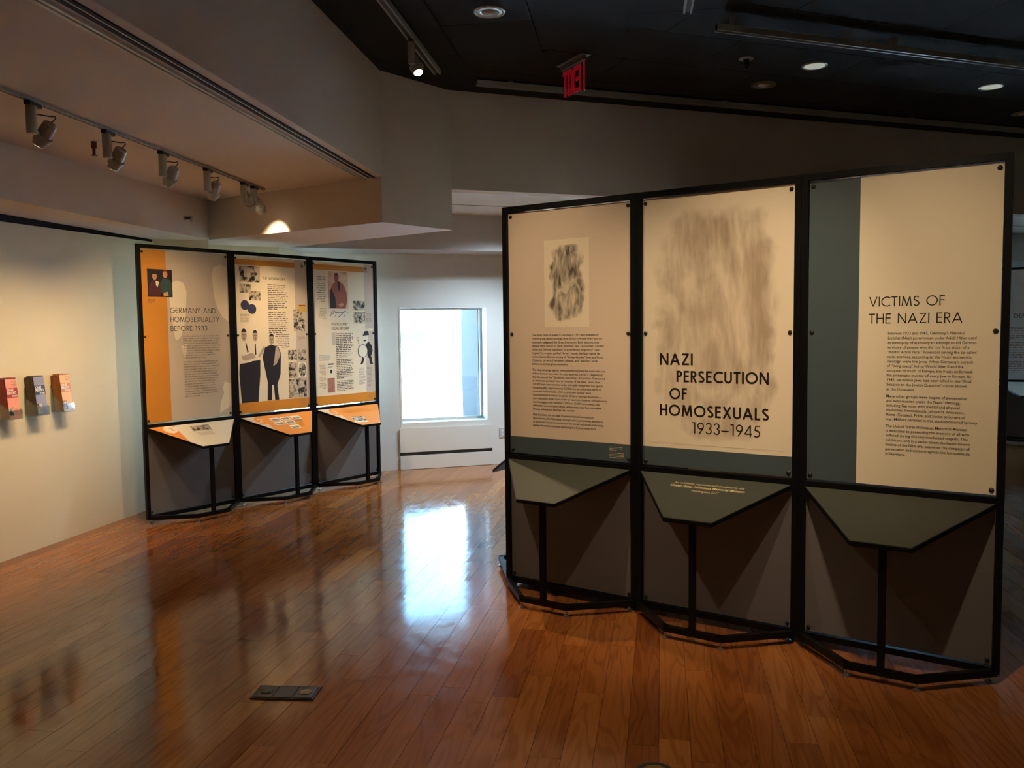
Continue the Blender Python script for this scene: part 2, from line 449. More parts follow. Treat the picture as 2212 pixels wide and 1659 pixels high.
# far ceiling and the soffit in front of the windows
struct(MB().prism([hd(-.6, -.02), hd(10.2, -.02), (9.2, 13.2), (-3.2, 9.6)], ZF, ZF + .12).build('ceiling_far', 'white_paint'))
sofd = vec(71.6)
sf = lambda t: xy(B1, sofd, t)
struct(MB().prism([(-2.6, 8.74), sf(11.6), (9.2, 13.2), (-2.6, 9.9)], ZS, ZF + .02).build('trim_1', 'plaster_grey'), 'soffit band above the window wall')
# joint line in the far ceiling
jo = lambda t, off: hd(t, off)
struct(MB().prism([hd(-.5, -1.14), hd(10, -1.14), hd(10, -1.152), hd(-.5, -1.152)], ZF - .004, ZF + .01).build('trim_2', 'aluminium'))
# tray block: its underside is the low ceiling, its right side the tall fascia
f8 = lambda t: (E[0] - U8[0] * t, E[1] - U8[1] * t)
tl_ = lambda t: (C[0] - UT[0] * t, C[1] - UT[1] * t)
struct(MB().prism([tl_(12.3), (C[0], C[1]), E, f8(11.2)], ZT, ZC + .1).build('ceiling_tray', 'plaster_upper'), 'low tan ceiling with track lights and its tall fascia')
struct(MB().prism([wl(-10.4, -.6), tl_(12.4), C, (-3.6, 8.5), wl(2.5, -.55)], ZS, ZC + .1).build('trim_3', 'plaster_upper'), 'dropped soffit along the left wall')
struct(MB().prism([C, E, G, (-2.38, 8.86), (-3.6, 8.6), (-3.6, 8.3)], ZS, ZC + .1).build('trim_4', 'plaster_upper'), 'boxed beam hanging at the end of the low ceiling')

# dark ceiling with tiles in two grids
ce = MB().prism([(-6.4, -4.5), (9.1, -4.5), (9.1, 13.4), (-6.4, 13.4)], ZC + .018, ZC + .16).build('ceiling', 'ceiling_joint')
struct(ce, 'black tiled ceiling with downlights')
def clip(poly, a, b):
    """keep the part of poly left of the line a->b"""
    out = []
    side = lambda p: (b[0] - a[0]) * (p[1] - a[1]) - (b[1] - a[1]) * (p[0] - a[0])
    for i in range(len(poly)):
        p, q = poly[i], poly[(i + 1) % len(poly)]
        sp, sq = side(p), side(q)
        if sp >= 0: out.append(p)
        if sp * sq < 0:
            t = sp / (sp - sq); out.append((p[0] + (q[0] - p[0]) * t, p[1] + (q[1] - p[1]) * t))
    return out
def area(p): return abs(sum(p[i][0] * p[(i + 1) % len(p)][1] - p[(i + 1) % len(p)][0] * p[i][1] for i in range(len(p)))) / 2
DB = vec(124.3); D0 = (-.447, 6.949)                    # break line between the two grids
Db = xy(D0, DB, 12)
def tiles(o, u, w, l, lines, ra, rb):
    v = (u[1], -u[0])
    for i in range(*ra):
        for j in range(*rb):
            g = .0035; off = (l / 2 if i % 2 else 0)
            P = lambda a, b: (o[0] + u[0] * a + v[0] * b, o[1] + u[1] * a + v[1] * b)
            a0, b0 = j * l + off, i * w
            poly = [P(a0 + g, b0 + g), P(a0 + g, b0 + w - g), P(a0 + l - g, b0 + w - g), P(a0 + l - g, b0 + g)]
            poly = poly[::-1] if ((poly[1][0]-poly[0][0])*(poly[2][1]-poly[0][1])-(poly[1][1]-poly[0][1])*(poly[2][0]-poly[0][0])) < 0 else poly
            for a, b in lines:
                if len(poly) > 2: poly = clip(poly, a, b)
            if len(poly) < 3 or area(poly) < .01: continue
            MB().prism(poly, ZC, ZC + .018).build('ceiling_tile', 'ceiling_black', ce)
n8 = (U8[1], -U8[0])
fas = xy(f8(11), n8, .002)
# grid one: in front of the break line, right of the fascia
tiles((-.469, 5.439 + .5), U8, .642, 1.24, [(xy(E, n8, .002), fas), (Db, D0) , (D0, xy(G, n8, 0)), (G, E)], (-4, 7), (-6, 3)) if False else None
lines1 = [(fas, xy(E, n8, .002))[::-1], (Db, xy(D0, DB, -3))[::-1]]
def left_of(p, a, b): return (b[0]-a[0])*(p[1]-a[1])-(b[1]-a[1])*(p[0]-a[0]) > 0
ref1, ref2 = (.3, 4.0), (3.0, 7.0)
def orient(a, b, ref): return (a, b) if left_of(ref, a, b) else (b, a)
lines1 = [orient(fas, xy(E, n8, .002), ref1), orient(xy(D0, DB, -4), Db, ref1), orient(E, G, ref1), orient((7.4, 0), (7.4, 9), ref1)]
tiles((-.469, 5.90), U8, .642, 1.24, lines1, (-4, 14), (-5, 3))
lines2 = [orient(xy(D0, DB, -4), Db, ref2), orient(hd(0), hd(9), ref2), orient(E, G, ref2), orient((8.8, 0), (8.8, 9), ref2)]
tiles((2.293, 6.479), vec(70.3), .62, 1.24, lines2, (-3, 9), (-4, 6))

# ------------------------------------------------------------------ windows
for i, (a, b, z0, z1) in enumerate(OPEN):
    w = struct(empty('window_%d' % (i + 1), (*ww((a + b) / 2, -.2), z0)), 'bright window in a deep white reveal' if i == 1 else None)
    inv = Matrix.Translation(-Vector((*ww((a + b) / 2, -.2), z0)))
    def wb(t0, t1, o0, o1, za, zb):
        m = MB().prism([ww(t0, o0), ww(t1, o0), ww(t1, o1), ww(t0, o1)], za, zb)
        m.v = [tuple(inv @ Vector(p)) for p in m.v]; return m
    # slim frame deep in the reveal
    fr = wb(a, a + .03, -.24, -.20, z0, z1)
    for q in (wb(b - .03, b, -.24, -.20, z0, z1), wb(a + .03, b - .03, -.24, -.20, z0, z0 + .03), wb(a + .03, b - .03, -.24, -.20, z1 - .02, z1)):
        fr.add(q.v, q.f)
    fr.build('window_frame', 'pearl_metal', w)
    wb(a + .03, b - .03, -.226, -.220, z0 + .03, z1 - .02).build('pane', 'glass', w)
    # flush surround on the room side
    sr = wb(a - .02, a, 0, .006, z0 - .06, z1 + .025)
    for q in (wb(b, b + .055, 0, .006, z0 - .06, z1 + .025), wb(a, b, 0, .006, z0 - .06, z0), wb(a, b, 0, .006, z1, z1 + .025)):
        sr.add(q.v, q.f)
    sr.build('surround', 'white_paint', w)
    pl = bpy.data.lights.new('daylight_portal', 'AREA'); pl.shape = 'RECTANGLE'; pl.size = b - a; pl.size_y = z1 - z0
    pl.cycles.is_portal = True
    po = bpy.data.objects.new('daylight_portal', pl); COL.objects.link(po)
    po.location = (*ww((a + b) / 2, -.18), (z0 + z1) / 2)
    po.rotation_euler = Vector((NW[0], NW[1], 0)).to_track_quat('-Z', 'Z').to_euler()
    if i != 1: continue                      # the added windows are out of sight and get no heater cover
    # heater cover below
    h = tag(empty('heater_cover', (*ww(a - .035, 0), 0), math.atan2(UW[1], UW[0])),
            'white two-part heater cover below the bright window', 'heater cover')
    MB().box(0, 1.127, -.022, -.001, .206, .49).build('upper_panel', 'white_paint', h)
    MB().box(0, 1.127, -.022, -.001, .004, .165).build('lower_panel', 'white_paint', h)
    MB().box(0, 1.127, -.004, -.001, .165, .206).build('air_slot', 'slot_grey', h)
ou = tag(empty('wall_outlet', (*ww(1.24, .0), .385), math.atan2(UW[1], UW[0])), 'white wall outlet plate right of the window', 'outlet')
MB().box(-.036, .036, -.008, -.001, -.058, .058).build('cover_plate', 'pearl_metal', ou)
for z in (-.022, .022): MB().lathe((0, -.008, z), (0, -1, 0), [(0, .016), (.002, .015)], 12).build('socket', 'white_paint', ou)

# ------------------------------------------------------------------ outside
ex = MB().prism([ww(1.035, -WTH), ww(1.5, -WTH), ww(1.5, -1.18), ww(1.035, -1.18)], -1.2, 5).build('concrete_fin', 'concrete')
tag(ex, 'grey concrete fin standing outside the right of the window', 'concrete fin')
bd = empty('building', (*ww(-3, -26), -1.2), math.atan2(UW[1], UW[0]))
tag(bd, 'pale overexposed building seen through the window', 'building')
MB().box(-22, 9.2, 0, 6, 0, 3.0).build('front_block', 'facade_white', bd)
MB().box(9.2, 30, -.4, 8, 0, 9).build('tall_block', 'facade_white', bd)
for k in range(9): MB().box(-7.2 + k * 1.8, -6.0 + k * 1.8, -.06, .02, 2.25, 2.72).build('far_window', 'facade_glass', bd)
for z0, z1 in ((.15, 1.1), (1.65, 3.3), (4.2, 5.6)): MB().box(9.6, 10.0, -.46, -.38, z0, z1).build('far_window', 'facade_glass', bd)
tr = MB().prism([ww(-40, -.4), ww(40, -.4), ww(40, -60), ww(-40, -60)], -1.3, -1.2).build('terrace', 'terrace')
tag(tr, 'pale terrace paving below the window outside', 'terrace')

# ------------------------------------------------------------------ lettering tools
def arc(cx, cy, rx, ry, a0, a1, n=14):
    return [(cx + rx * math.cos(R(a0 + (a1 - a0) * i / n)), cy + ry * math.sin(R(a0 + (a1 - a0) * i / n))) for i in range(n + 1)]
def glyph(c, t):
    h = t / 2; T = 1 - h
    if c == 'A': return .84, [[(h * .9, 0), (.42, 1 - h * .5)], [(.42, 1 - h * .5), (.84 - h * .9, 0)], [(.17, .31), (.67, .31)]]
    if c == 'B': return .54, [[(h, 0), (h, 1)], [(h, T), (.26, T)] + arc(.26, .76, .54 - .26 - h - .03, T - .76, 90, -90) + [(h, .52)], [(.26, .52)] + arc(.26, (.52 + h) / 2, .54 - .26 - h, (.52 - h) / 2, 90, -90) + [(h, h)]]
    if c == 'C': return .80, [arc(.52, .5, .52 - h, .5 - h, 52, 308, 24)]
    if c == 'D': return .74, [[(h, 0), (h, 1)], [(h, T), (.24, T)] + arc(.24, .5, .5 - h, .5 - h, 90, -90, 20) + [(h, h)]]
    if c == 'E': return .50, [[(h, 0), (h, 1)], [(h, T), (.48, T)], [(h, .54), (.46, .54)], [(h, h), (.48, h)]]
    if c == 'F': return .47, [[(h, 0), (h, 1)], [(h, T), (.46, T)], [(h, .53), (.44, .53)]]
    if c == 'G': return .98, [arc(.51, .5, .51 - h, .5 - h, 48, 360, 28) + [(.56, .5)]]
    if c == 'H': return .66, [[(h, 0), (h, 1)], [(.66 - h, 0), (.66 - h, 1)], [(h, .53), (.66 - h, .53)]]
    if c == 'I': return t, [[(h, 0), (h, 1)]]
    if c == 'L': return .44, [[(h, 0), (h, 1)], [(h, h), (.43, h)]]
    if c == 'M': return .92, [[(h, 0), (.16 + h * .3, 1)], [(.16 + h * .3, .98), (.46, h)], [(.46, h), (.76 - h * .3, .98)], [(.76 - h * .3, 1), (.92 - h, 0)]]
    if c == 'N': return .74, [[(h, 0), (h, 1)], [(h, .985), (.74 - h, .015)], [(.74 - h, 0), (.74 - h, 1)]]
    if c == 'O': return 1.0, [arc(.5, .5, .5 - h, .5 - h, 0, 360, 36)]
    if c == 'P': return .50, [[(h, 0), (h, 1)], [(h, T), (.24, T)] + arc(.24, .72, .26 - h, T - .72, 90, -90) + [(h, .72 - (T - .72))]]
    if c == 'R': return .54, [[(h, 0), (h, 1)], [(h, T), (.24, T)] + arc(.24, .72, .27 - h, T - .72, 90, -90) + [(h, .72 - (T - .72))], [(.24, .44), (.54 - h * .9, 0)]]
    if c == 'S': return .54, [arc(.27, .75, .23 - h * .6, .25 - h, 25, 240, 14) + arc(.27, .265, .27 - h, .265 - h, 68, -150, 16)]
    if c == 'T': return .56, [[(0, T), (.56, T)], [(.28, 0), (.28, 1)]]
    if c == 'U': return .64, [[(h, 1), (h, .32)] + arc(.32, .32, .32 - h, .32 - h, 180, 360, 16) + [(.64 - h, 1)]]
    if c == 'V': return .76, [[(h * .8, 1), (.38, h * .4)], [(.38, h * .4), (.76 - h * .8, 1)]]
    if c == 'W': return 1.2, [[(h, 1), (.34, h)], [(.34, h), (.6, T)], [(.6, T), (.86, h)], [(.86, h), (1.2 - h, 1)]]
    if c == 'X': return .72, [[(h, 0), (.70 - h, 1)], [(h, 1), (.72 - h, 0)]]
    if c == 'Y': return .68, [[(h, 1), (.34, .45)], [(.68 - h, 1), (.34, .45)], [(.34, .48), (.34, 0)]]
    if c == 'Z': return .64, [[(.04, T), (.58, T)], [(.56, .97), (.07, .03)], [(.05, h), (.62, h)]]
    if c == '1': return .34, [[(.24, 0), (.24, 1)], [(.02, T), (.24, T)]]
    if c == '3': return .54, [arc(.27, .745, .23 - h * .5, .255 - h, 160, -82, 16) , arc(.27, .275, .27 - h, .275 - h, 86, -165, 16)]
    if c == '4': return .60, [[(.46, 0), (.46, 1)], [(.46, .97), (.05, .27)], [(.02, .24), (.60, .24)]]
    if c == '5': return .52, [[(.50, T), (.17, T)], [(.17, T), (.11, .55)], arc(.23, .31, .29 - h, .31 - h, 112, -140, 18)]
    if c == '9': return .56, [arc(.28, .69, .28 - h, .31 - h, 0, 360, 26), [(.51, .56), (.17, .01)]]
    if c == '-': return .60, [[(0, .36), (.6, .36)]]
    if c == "'": return .12, [[(.06, 1), (.06, .78)]]
    return .34, []
def ribbon(mb, pts, t, f):
    pts = [p for i, p in enumerate(pts) if i == 0 or math.dist(p, pts[i - 1]) > 1e-4]
    n = len(pts); closed = n > 4 and math.dist(pts[0], pts[-1]) < 1e-4
    if closed: pts = pts[:-1]; n -= 1
    L_, R_ = [], []
    for i in range(n):
        a = pts[(i - 1) % n] if (closed or i > 0) else None
        b = pts[(i + 1) % n] if (closed or i < n - 1) else None
        p = pts[i]
        ds = []
        if a is not None: ds.append(Vector((p[0] - a[0], p[1] - a[1])))
        if b is not None: ds.append(Vector((b[0] - p[0], b[1] - p[1])))
        ds = [d.normalized() for d in ds if d.length > 1e-9]
        d = sum(ds, Vector((0, 0))); d = d.normalized() if d.length > 1e-6 else ds[0]
        nn = Vector((-d.y, d.x)); k = max(.5, nn.dot(Vector((-ds[0].y, ds[0].x))))
        L_.append((p[0] + nn.x * t / 2 / k, p[1] + nn.y * t / 2 / k)); R_.append((p[0] - nn.x * t / 2 / k, p[1] - nn.y * t / 2 / k))
    m = n if closed else n - 1
    for i in range(m):
        j = (i + 1) % n
        mb.add([f(*R_[i]), f(*R_[j]), f(*L_[j]), f(*L_[i])], [(0, 1, 2, 3)])
def title(text, x0, x1, zb, cap, t, f, m, parent, gap=.13, name='heading_lettering'):
    # one object per word
    pos = []; w = 0
    for i, c in enumerate(text):
        gw = glyph(c, t)[0]; pos.append((w, w + gw)); w += gw + (gap if i < len(text) - 1 else 0)
    k = (x1 - x0) / w; i = 0
    for word in text.split(' '):
        a, b = pos[i][0], pos[i + len(word) - 1][1]
        mb = MB(); heading(mb, word, x0 + a * k, x0 + b * k, zb, cap, t, f, gap); mb.build(name, m, parent)
        i += len(word) + 1
def heading(mb, text, x0, x1, zb, cap, t, f, gap=.13):
    """geometric capitals between x0 and x1 with baseline zb; f maps panel (x, z) to a point"""
    w = 0; items = []
    for i, c in enumerate(text):
        gw, pl = glyph(c, t); items.append((w, pl)); w += gw + (gap if i < len(text) - 1 else 0)
    sx = (x1 - x0) / w
    for off, pl in items:
        for p in pl: ribbon(mb, p, t, lambda a, b, off=off: f(x0 + (a + off) * sx, zb + b * cap))

# body lines are set once with the built-in typeface and cached as flat meshes
TEXT_R1 = [[
 'The Nazis came to power in Germany in 1933 with promises of', "restoring the nation\u2019s prestige after its loss in World War I and the",
 'economic collapse of the Great Depression. Both disasters, they', 'argued, were rooted in \u201cracial impurities\u201d and \u201cun-German\u201d conduct',
 'within the German population. In a murderous program of \u201crace', 'hygiene\u201d to create a purified \u201cAryan\u201d people, the Nazi regime set',
 'out to cleanse German society of \u201cforeign-blooded\u201d Jews and Roma', '(Gypsies), carriers of hereditary diseases, and \u201caberrant\u201d social',
 'behaviors, including homosexuality.'], [
 'The Nazi campaign against homosexuality targeted the more than one', 'million German men who, the state asserted, carried a \u201cdegeneracy\u201d',
 'that threatened the \u201cdisciplined masculinity\u201d of Germany. Denounced', 'as \u201cantisocial parasites\u201d and as \u201cenemies of the state,\u201d more than',
 '100,000 men were arrested under a broadly interpreted law against', 'homosexuality. Approximately 50,000 men served prison terms as',
 'convicted homosexuals, while an unknown number were', 'institutionalized in mental hospitals. Others\u2014perhaps hundreds\u2014',
 'were castrated under court order or coercion. Analyses of fragmentary', 'records suggest that between 5,000 and 15,000 homosexual men',
 'suffered in concentration camps, where many died from starvation,', 'disease, exhaustion, beatings, and murder.'], [
 'Nazi Germany did not seek to exterminate all homosexuals.', 'Nevertheless, the Nazi state, through active persecution, attempted',
 'to terrorize German homosexuals into sexual and social conformity,', 'leaving thousands dead and shattering the lives of many more.']]
TEXT_R3 = [[
 'Between 1933 and 1945, Germany\u2019s National', 'Socialist (Nazi) government under Adolf Hitler used', 'its monopoly of authority to attempt to rid German',
 'territory of people who did not fit its vision of a', '\u201cmaster Aryan race.\u201d Foremost among the so-called', 'racial enemies, according to the Nazis\u2019 antisemitic',
 'ideology, were the Jews. When Germany\u2019s pursuit', 'of \u201cliving space\u201d led to World War II and the', 'conquest of much of Europe, the Nazis undertook',
 'the systematic murder of every Jew in Europe. By', '1945, six million Jews had been killed in the \u201cFinal', 'Solution to the Jewish Question\u201d\u2014now known', 'as the Holocaust.'], [
 'Many other groups were targets of persecution', 'and even murder under the Nazis\u2019 ideology,', 'including Germans with mental and physical', 'disabilities, homosexuals, Jehovah\u2019s Witnesses,',
 'Roma (Gypsies), Poles, and Soviet prisoners of', 'war. Millions perished in this state-sponsored tyranny.'], [
 'The United States Holocaust Memorial Museum', 'is dedicated to preserving the memory of all who', 'suffered during this unprecedented tragedy. This', 'exhibition, one in a series about the lesser-known',
 'victims of the Nazi era, examines the campaign of', 'persecution and violence against the homosexuals', 'of Germany.']]
TEXT_L1 = [[
 'From the establishment of the German Empire under', 'Kaiser Wilhelm I in 1871 through the Weimar Republic', '(1919\u20131933), German criminal law section 175 (\u00a7175)', 'declared \u201cunnatural indecency\u201d between men to be',
 '\u201cpunishable by imprisonment\u201d for up to two years. The', 'law neither defined indecency nor made mention of', 'homosexual acts between women. Despite the efforts', 'of the Catholic Center Party to criminalize', 'homosexuality between women in 1909, \u00a7175', 'remained applicable only to men.'], [
 'Even before the turn of the twentieth century, the', 'nature of homosexuality and the need for \u00a7175', 'had become topics of medical, cultural, and political', 'debate in Germany. By the 1920s, homosexual', 'subcultures had formed in several major German',
 'cities, part of the greater emphasis on individual', 'rights and freedoms that arose within the dramatic', 'social, economic, and political turmoil before and', 'after World War I. The growing visibility and', 'acceptance of homosexuality in some circles', 'challenged traditional social norms. As liberal', 'and left-wing activists campaigned to promote',
 'homosexual civil rights, conservative nationalists', 'fought to preserve, and even expand restrictions', 'against homosexuality.']]
TEXT_D2 = ['An exhibition organized and circulated by the', 'United States Holocaust Memorial Museum', 'Washington, D.C.']
TEXT_B = ['ONE', "PERSON\u2019S", 'STORY', 'EXIT']
LINES = {}
def set_lines(lines, shear=0., bold=0.):
    todo = []
    for l in lines:
        c = bpy.data.curves.new('line', 'FONT'); c.body = l; c.size = 1; c.resolution_u = 2; c.shear = shear; c.offset = bold; c.fill_mode = 'FRONT'
        o = bpy.data.objects.new('line', c); COL.objects.link(o); todo.append((l, o, c))
    dg = bpy.context.evaluated_depsgraph_get(); dg.update()
    for l, o, c in todo:
        me = o.evaluated_get(dg).to_mesh()
        LINES[l] = ([(v.co.x, v.co.y) for v in me.vertices], [tuple(p.vertices) for p in me.polygons])
        o.evaluated_get(dg).to_mesh_clear()
    for l, o, c in todo:
        bpy.data.objects.remove(o); bpy.data.curves.remove(c)
for blk in TEXT_R1 + TEXT_R3 + TEXT_L1: set_lines(blk, 0, .004)
set_lines(TEXT_D2[:1] + TEXT_D2[2:], .3, 0); set_lines(TEXT_D2[1:2], .3, .018); set_lines(TEXT_B, 0, .03)
def width(l): return max(p[0] for p in LINES[l][0])
def put_line(mb, l, x, z, sx, sz, f):
    vs, fs = LINES[l]; mb.add([f(x + a * sx, z + b * sz) for a, b in vs], fs)
def greek(mb, x0, z0, x1, z1, n, f, seed=1, right=False, thick=.33):
    """rows of tiny illegible type: short word marks"""
    rg = random.Random(seed); p = (z0 - z1) / n
    for i in range(n):
        zb = z0 - p * (i + .85); end = x1 - (x1 - x0) * (rg.random() * .18 if i < n - 1 else rg.uniform(.2, .6))
        x = x0
        if right: x = x0 + (x1 - end); end = x1
        while x < end - p * .3:
            w = min(end - x, p * rg.uniform(.8, 3.4)); h = p * thick * rg.uniform(.8, 1.15)
            mb.add([f(x, zb), f(x + w, zb), f(x + w, zb + h), f(x, zb + h)], [(0, 1, 2, 3)]); x += w + p * .45

# ------------------------------------------------------------------ display stands
MW, PT = .9144, .032                         # module pitch, tube size
PX0, PX1, PZ0, PZ1, YF = .036, .878, .869, 2.367, .018
def stand(name, origin, heading_deg, label, group, n=3):
    d = vec(heading_deg)
    s = tag(empty(name, (origin[0], origin[1], 0), math.atan2(d[1], d[0])), label, 'display stand', group)
    s['n'] = n
    panels, desks = [], []
    for i in range(n):
        X = MW * i
        for a in (X + .001, X + MW - PT - .001):
            MB().box(a, a + PT, 0, PT, .038, 2.407).build('post', 'black_metal', s)
        for z0, z1 in ((2.375, 2.407), (.826, .860), (.038, .070)):
            MB().box(X + PT + .001, X + MW - PT - .001, 0, PT, z0, z1).build('rail', 'black_metal', s)
        p = MB().box(X + PX0, X + PX1, YF, YF + .010, PZ0, PZ1).build('display_panel', 'print_cream', s); panels.append(p)
        q = MB().box(X + PX0, X + PX1, YF, YF + .010, .074, .822).build('lower_panel', 'panel_grey', s)
        for zz in (PZ0 + .022, (PZ0 + PZ1) / 2, PZ1 - .022):
            for xx in (PX0 + .018, PX1 - .018):
                MB().lathe((X + xx, YF, zz), (0, -1, 0), [(0, .0115), (.005, .0105), (.009, .005)], 12).build('bolt', 'black_plastic', p, True)
        for zz in (.095, .80):
            for xx in (PX0 + .018, PX1 - .018):
                MB().lathe((X + xx, YF, zz), (0, -1, 0), [(0, .0105), (.005, .0095), (.008, .005)], 12).build('bolt', 'black_plastic', q, True)
        # reading desk: sloped trapezoid board
        cor = [(.030, .004), (.884, .004), (.587, .365), (.327, .365)]
        zf = lambda nn: .832 - (nn - .004) * .4571
        top = [(X + a, -b, zf(b)) for a, b in cor]; bot = [(a, b, c - .020) for a, b, c in top]
        k = MB().add(bot + top, [(0, 1, 2, 3), (7, 6, 5, 4), (0, 4, 5, 1), (1, 5, 6, 2), (2, 6, 7, 3), (3, 7, 4, 0)]).build('reading_desk', 'black_metal', s)
        ins = [(.036, .006), (.878, .006), (.585, .361), (.329, .361)]
        t = MB().add([(X + a, -b, zf(b) + .0012) for a, b in ins], [(3, 2, 1, 0)]).build('desk_top', 'desk_grey', k)
        desks.append((k, t, zf, X))
        # base frame, support post, levelling feet
        bf = [(X + .02, -.012), (X + .305, -.285), (X + .61, -.285), (X + MW - .02, -.012)]
        bfm = MB()
        for a, b in zip(bf, bf[1:]): bfm.bar((a[0], a[1], .054), (b[0], b[1], .054), .030, .032)
        for a in bf[1:3]: bfm.lathe((a[0], a[1], .038), (0, 0, 1), [(0, .0165), (.032, .0165)], 10)
        bfm.build('base_frame', 'black_metal', s)
        MB().box(X + .457 - .015, X + .457 + .015, -.300, -.270, .070, zf(.285) - .014).build('support_post', 'black_metal', s)
        for a, b in (bf[1], bf[2], (X + .05, .016), (X + MW - .05, .016)):
            MB().lathe((a, b, .0), (0, 0, 1), [(0, .017), (.006, .017), (.010, .006), (.039, .006)], 10).build('foot', 'steel', s, True)
    return s, panels, desks
def pf(i, off=.0008):
    X = MW * i
    return lambda x, z: (X + x, YF - off, z)
def rect(i, x0, z0, x1, z1, off=.0008):
    f = pf(i, off); return MB().add([f(x0, z0), f(x1, z0), f(x1, z1), f(x0, z1)], [(0, 1, 2, 3)])
def poly(i, pts, off=.0012):
    f = pf(i, off); pts = pts[::-1] if sum(pts[k][0] * pts[(k + 1) % len(pts)][1] - pts[(k + 1) % len(pts)][0] * pts[k][1] for k in range(len(pts))) < 0 else pts
    return MB().add([f(*p) for p in pts], [tuple(range(len(pts)))])
def oval(i, cx, cz, rx, rz, off=.0012, n=20): return poly(i, [(cx + rx * math.cos(2 * math.pi * k / n), cz + rz * math.sin(2 * math.pi * k / n)) for k in range(n)], off)
def head(i, p, cx, cz, rx, rz, skin, hair, off):
    oval(i, cx, cz, rx, rz, off).build('printed_face', skin, p)
    poly(i, [(cx + rx * 1.06 * math.cos(R(a)), cz + rz * (.1 + .98 * math.sin(R(a)))) for a in range(20, 161, 14)] + [(cx - rx * .75, cz + rz * .55), (cx + rx * .75, cz + rz * .55)], off + .0003).build('printed_hair', hair, p)
    e = MB()
    for sx in (-.38, .38):
        q = oval(i, cx + sx * rx, cz + rz * .08, rx * .17, rz * .07, off + .0003, 8); e.add(q.v, q.f)
    q = rect(i, cx - rx * .06, cz - rz * .32, cx + rx * .12, cz + rz * .02, off + .0003); e.add(q.v, q.f)
    q = rect(i, cx - rx * .36, cz - rz * .58, cx + rx * .36, cz - rz * .50, off + .0003); e.add(q.v, q.f)
    e.build('printed_features', hair, p)

# ---- near right stand -------------------------------------------------
R0 = (-.0520, 5.2511); RA = 123.94
L0 = (-3.1599, 7.0914); LA = 37.689
sR, pR, dR = stand('display_stand', R0, RA, 'black framed title stand in the foreground with three cream panels and empty grey desks', 'three-bay display stands')
pR[0].data.materials[0] = MATS['print_tan']; pR[1].data.materials[0] = MATS['print_sand']
S1 = rect(0, .034, PZ0, PX1, .975).build('slate_band', 'print_slate', pR[0])
rect(0, .297, 1.659, .606, 2.184).build('drawing_print', 'art_small', pR[0])
tx = MB(); f = pf(0); s_ = .505 / width(TEXT_R1[1][0])
for blk, z0, z1 in zip(TEXT_R1, (1.606, 1.391, 1.114), (1.428, 1.149, 1.047)):
    tx = MB()
    for k, l in enumerate(blk): put_line(tx, l, .205, z0 + (z1 - z0) * k / (len(blk) - 1), s_, .0188, f)
    tx.build('body_text', 'print_ink', pR[0])
tx = MB(); f = pf(0, .0014); greek(tx, .737, .960, .825, .933, 3, f, 3); greek(tx, .737, .925, .835, .888, 4, f, 4); tx.build('credit_text', 'print_gold', pR[0])
# title panel
rect(1, .034, PZ0, PX1, .975).build('slate_band', 'print_slate', pR[1])
rect(1, .075, 1.000, .835, 2.335).build('drawing_print', 'art_large', pR[1])
f = pf(1, .0016)
for l, x0, x1, z, cp, th in (('NAZI', .141, .336, 1.4405, .0655, .165), ('PERSECUTION', .241, .754, 1.346, .0640, .165), ('OF', .199, .303, 1.249, .0650, .165), ('HOMOSEXUALS', .142, .756, 1.156, .0640, .165), ('1933-1945', .332, .711, 1.064, .0635, .10)):
    title(l, x0, x1, z, cp, th, f, 'print_black', pR[1], .12, 'title_lettering')
# third panel
rect(2, PX0, PZ0, .2755, PZ1).build('slate_band', 'print_slate', pR[2])
f = pf(2)
title('VICTIMS OF', .323, .652, 1.7395, .0475, .10, f, 'print_black', pR[2]); title('THE NAZI ERA', .323, .726, 1.658, .0480, .10, f, 'print_black', pR[2])
s_ = .378 / width(TEXT_R3[0][2])
for blk, z0, z1 in zip(TEXT_R3, (1.604, 1.301, 1.156), (1.336, 1.190, 1.021)):
    tx = MB()
    for k, l in enumerate(blk): put_line(tx, l, .407, z0 + (z1 - z0) * k / (len(blk) - 1), s_, .0192, f)
    tx.build('body_text', 'print_ink', pR[2])
for z0, z1 in ((PZ1, 2.375), (.860, PZ0)):
    MB().box(MW * 2 + PX0, MW * 2 + PX1, YF + .001, YF + .009, z0, z1).build('acrylic_edge', 'acrylic_edge', pR[2])
# credit line on the middle desk
k, t, zf, X = dR[1]
fd = lambda x, nn: (X + x, -nn, zf(nn) + .002)
tx = MB()
for l, c0, nn, w, hh in ((TEXT_D2[0], .464, .082, .39, .022), (TEXT_D2[1], .4625, .109, .415, .026), (TEXT_D2[2], .463, .140, .154, .024)):
    s_ = w / width(l); vs, fs = LINES[l]; tx.add([fd(c0 - w / 2 + a * s_, nn - b * hh) for a, b in vs], fs)
tx.build('credit_lettering', 'print_gold', t)

# ---- stand behind it, set square to its left end ----------------------
dd = vec(216)
q = (R0[0] + .012, R0[1] + .05)
stand('display_stand', (q[0] - dd[0] * MW * 3, q[1] - dd[1] * MW * 3), 216, 'display stand mostly hidden behind the title stand, one desk edge peeking out left', 'three-bay display stands')

# ---- left stand --------------------------------------------------------
sL, pL, dL = stand('display_stand', L0, LA, 'orange and cream display stand against the left wall with numbered desks', 'three-bay display stands')
# bay 1
P = pL[0]
rect(0, PX0, PZ0, .268, PZ1).build('orange_band', 'print_orange', P)
rect(0, .268, PZ0, PX1, PZ1, .0005).build('grey_ground', 'print_grey', P)
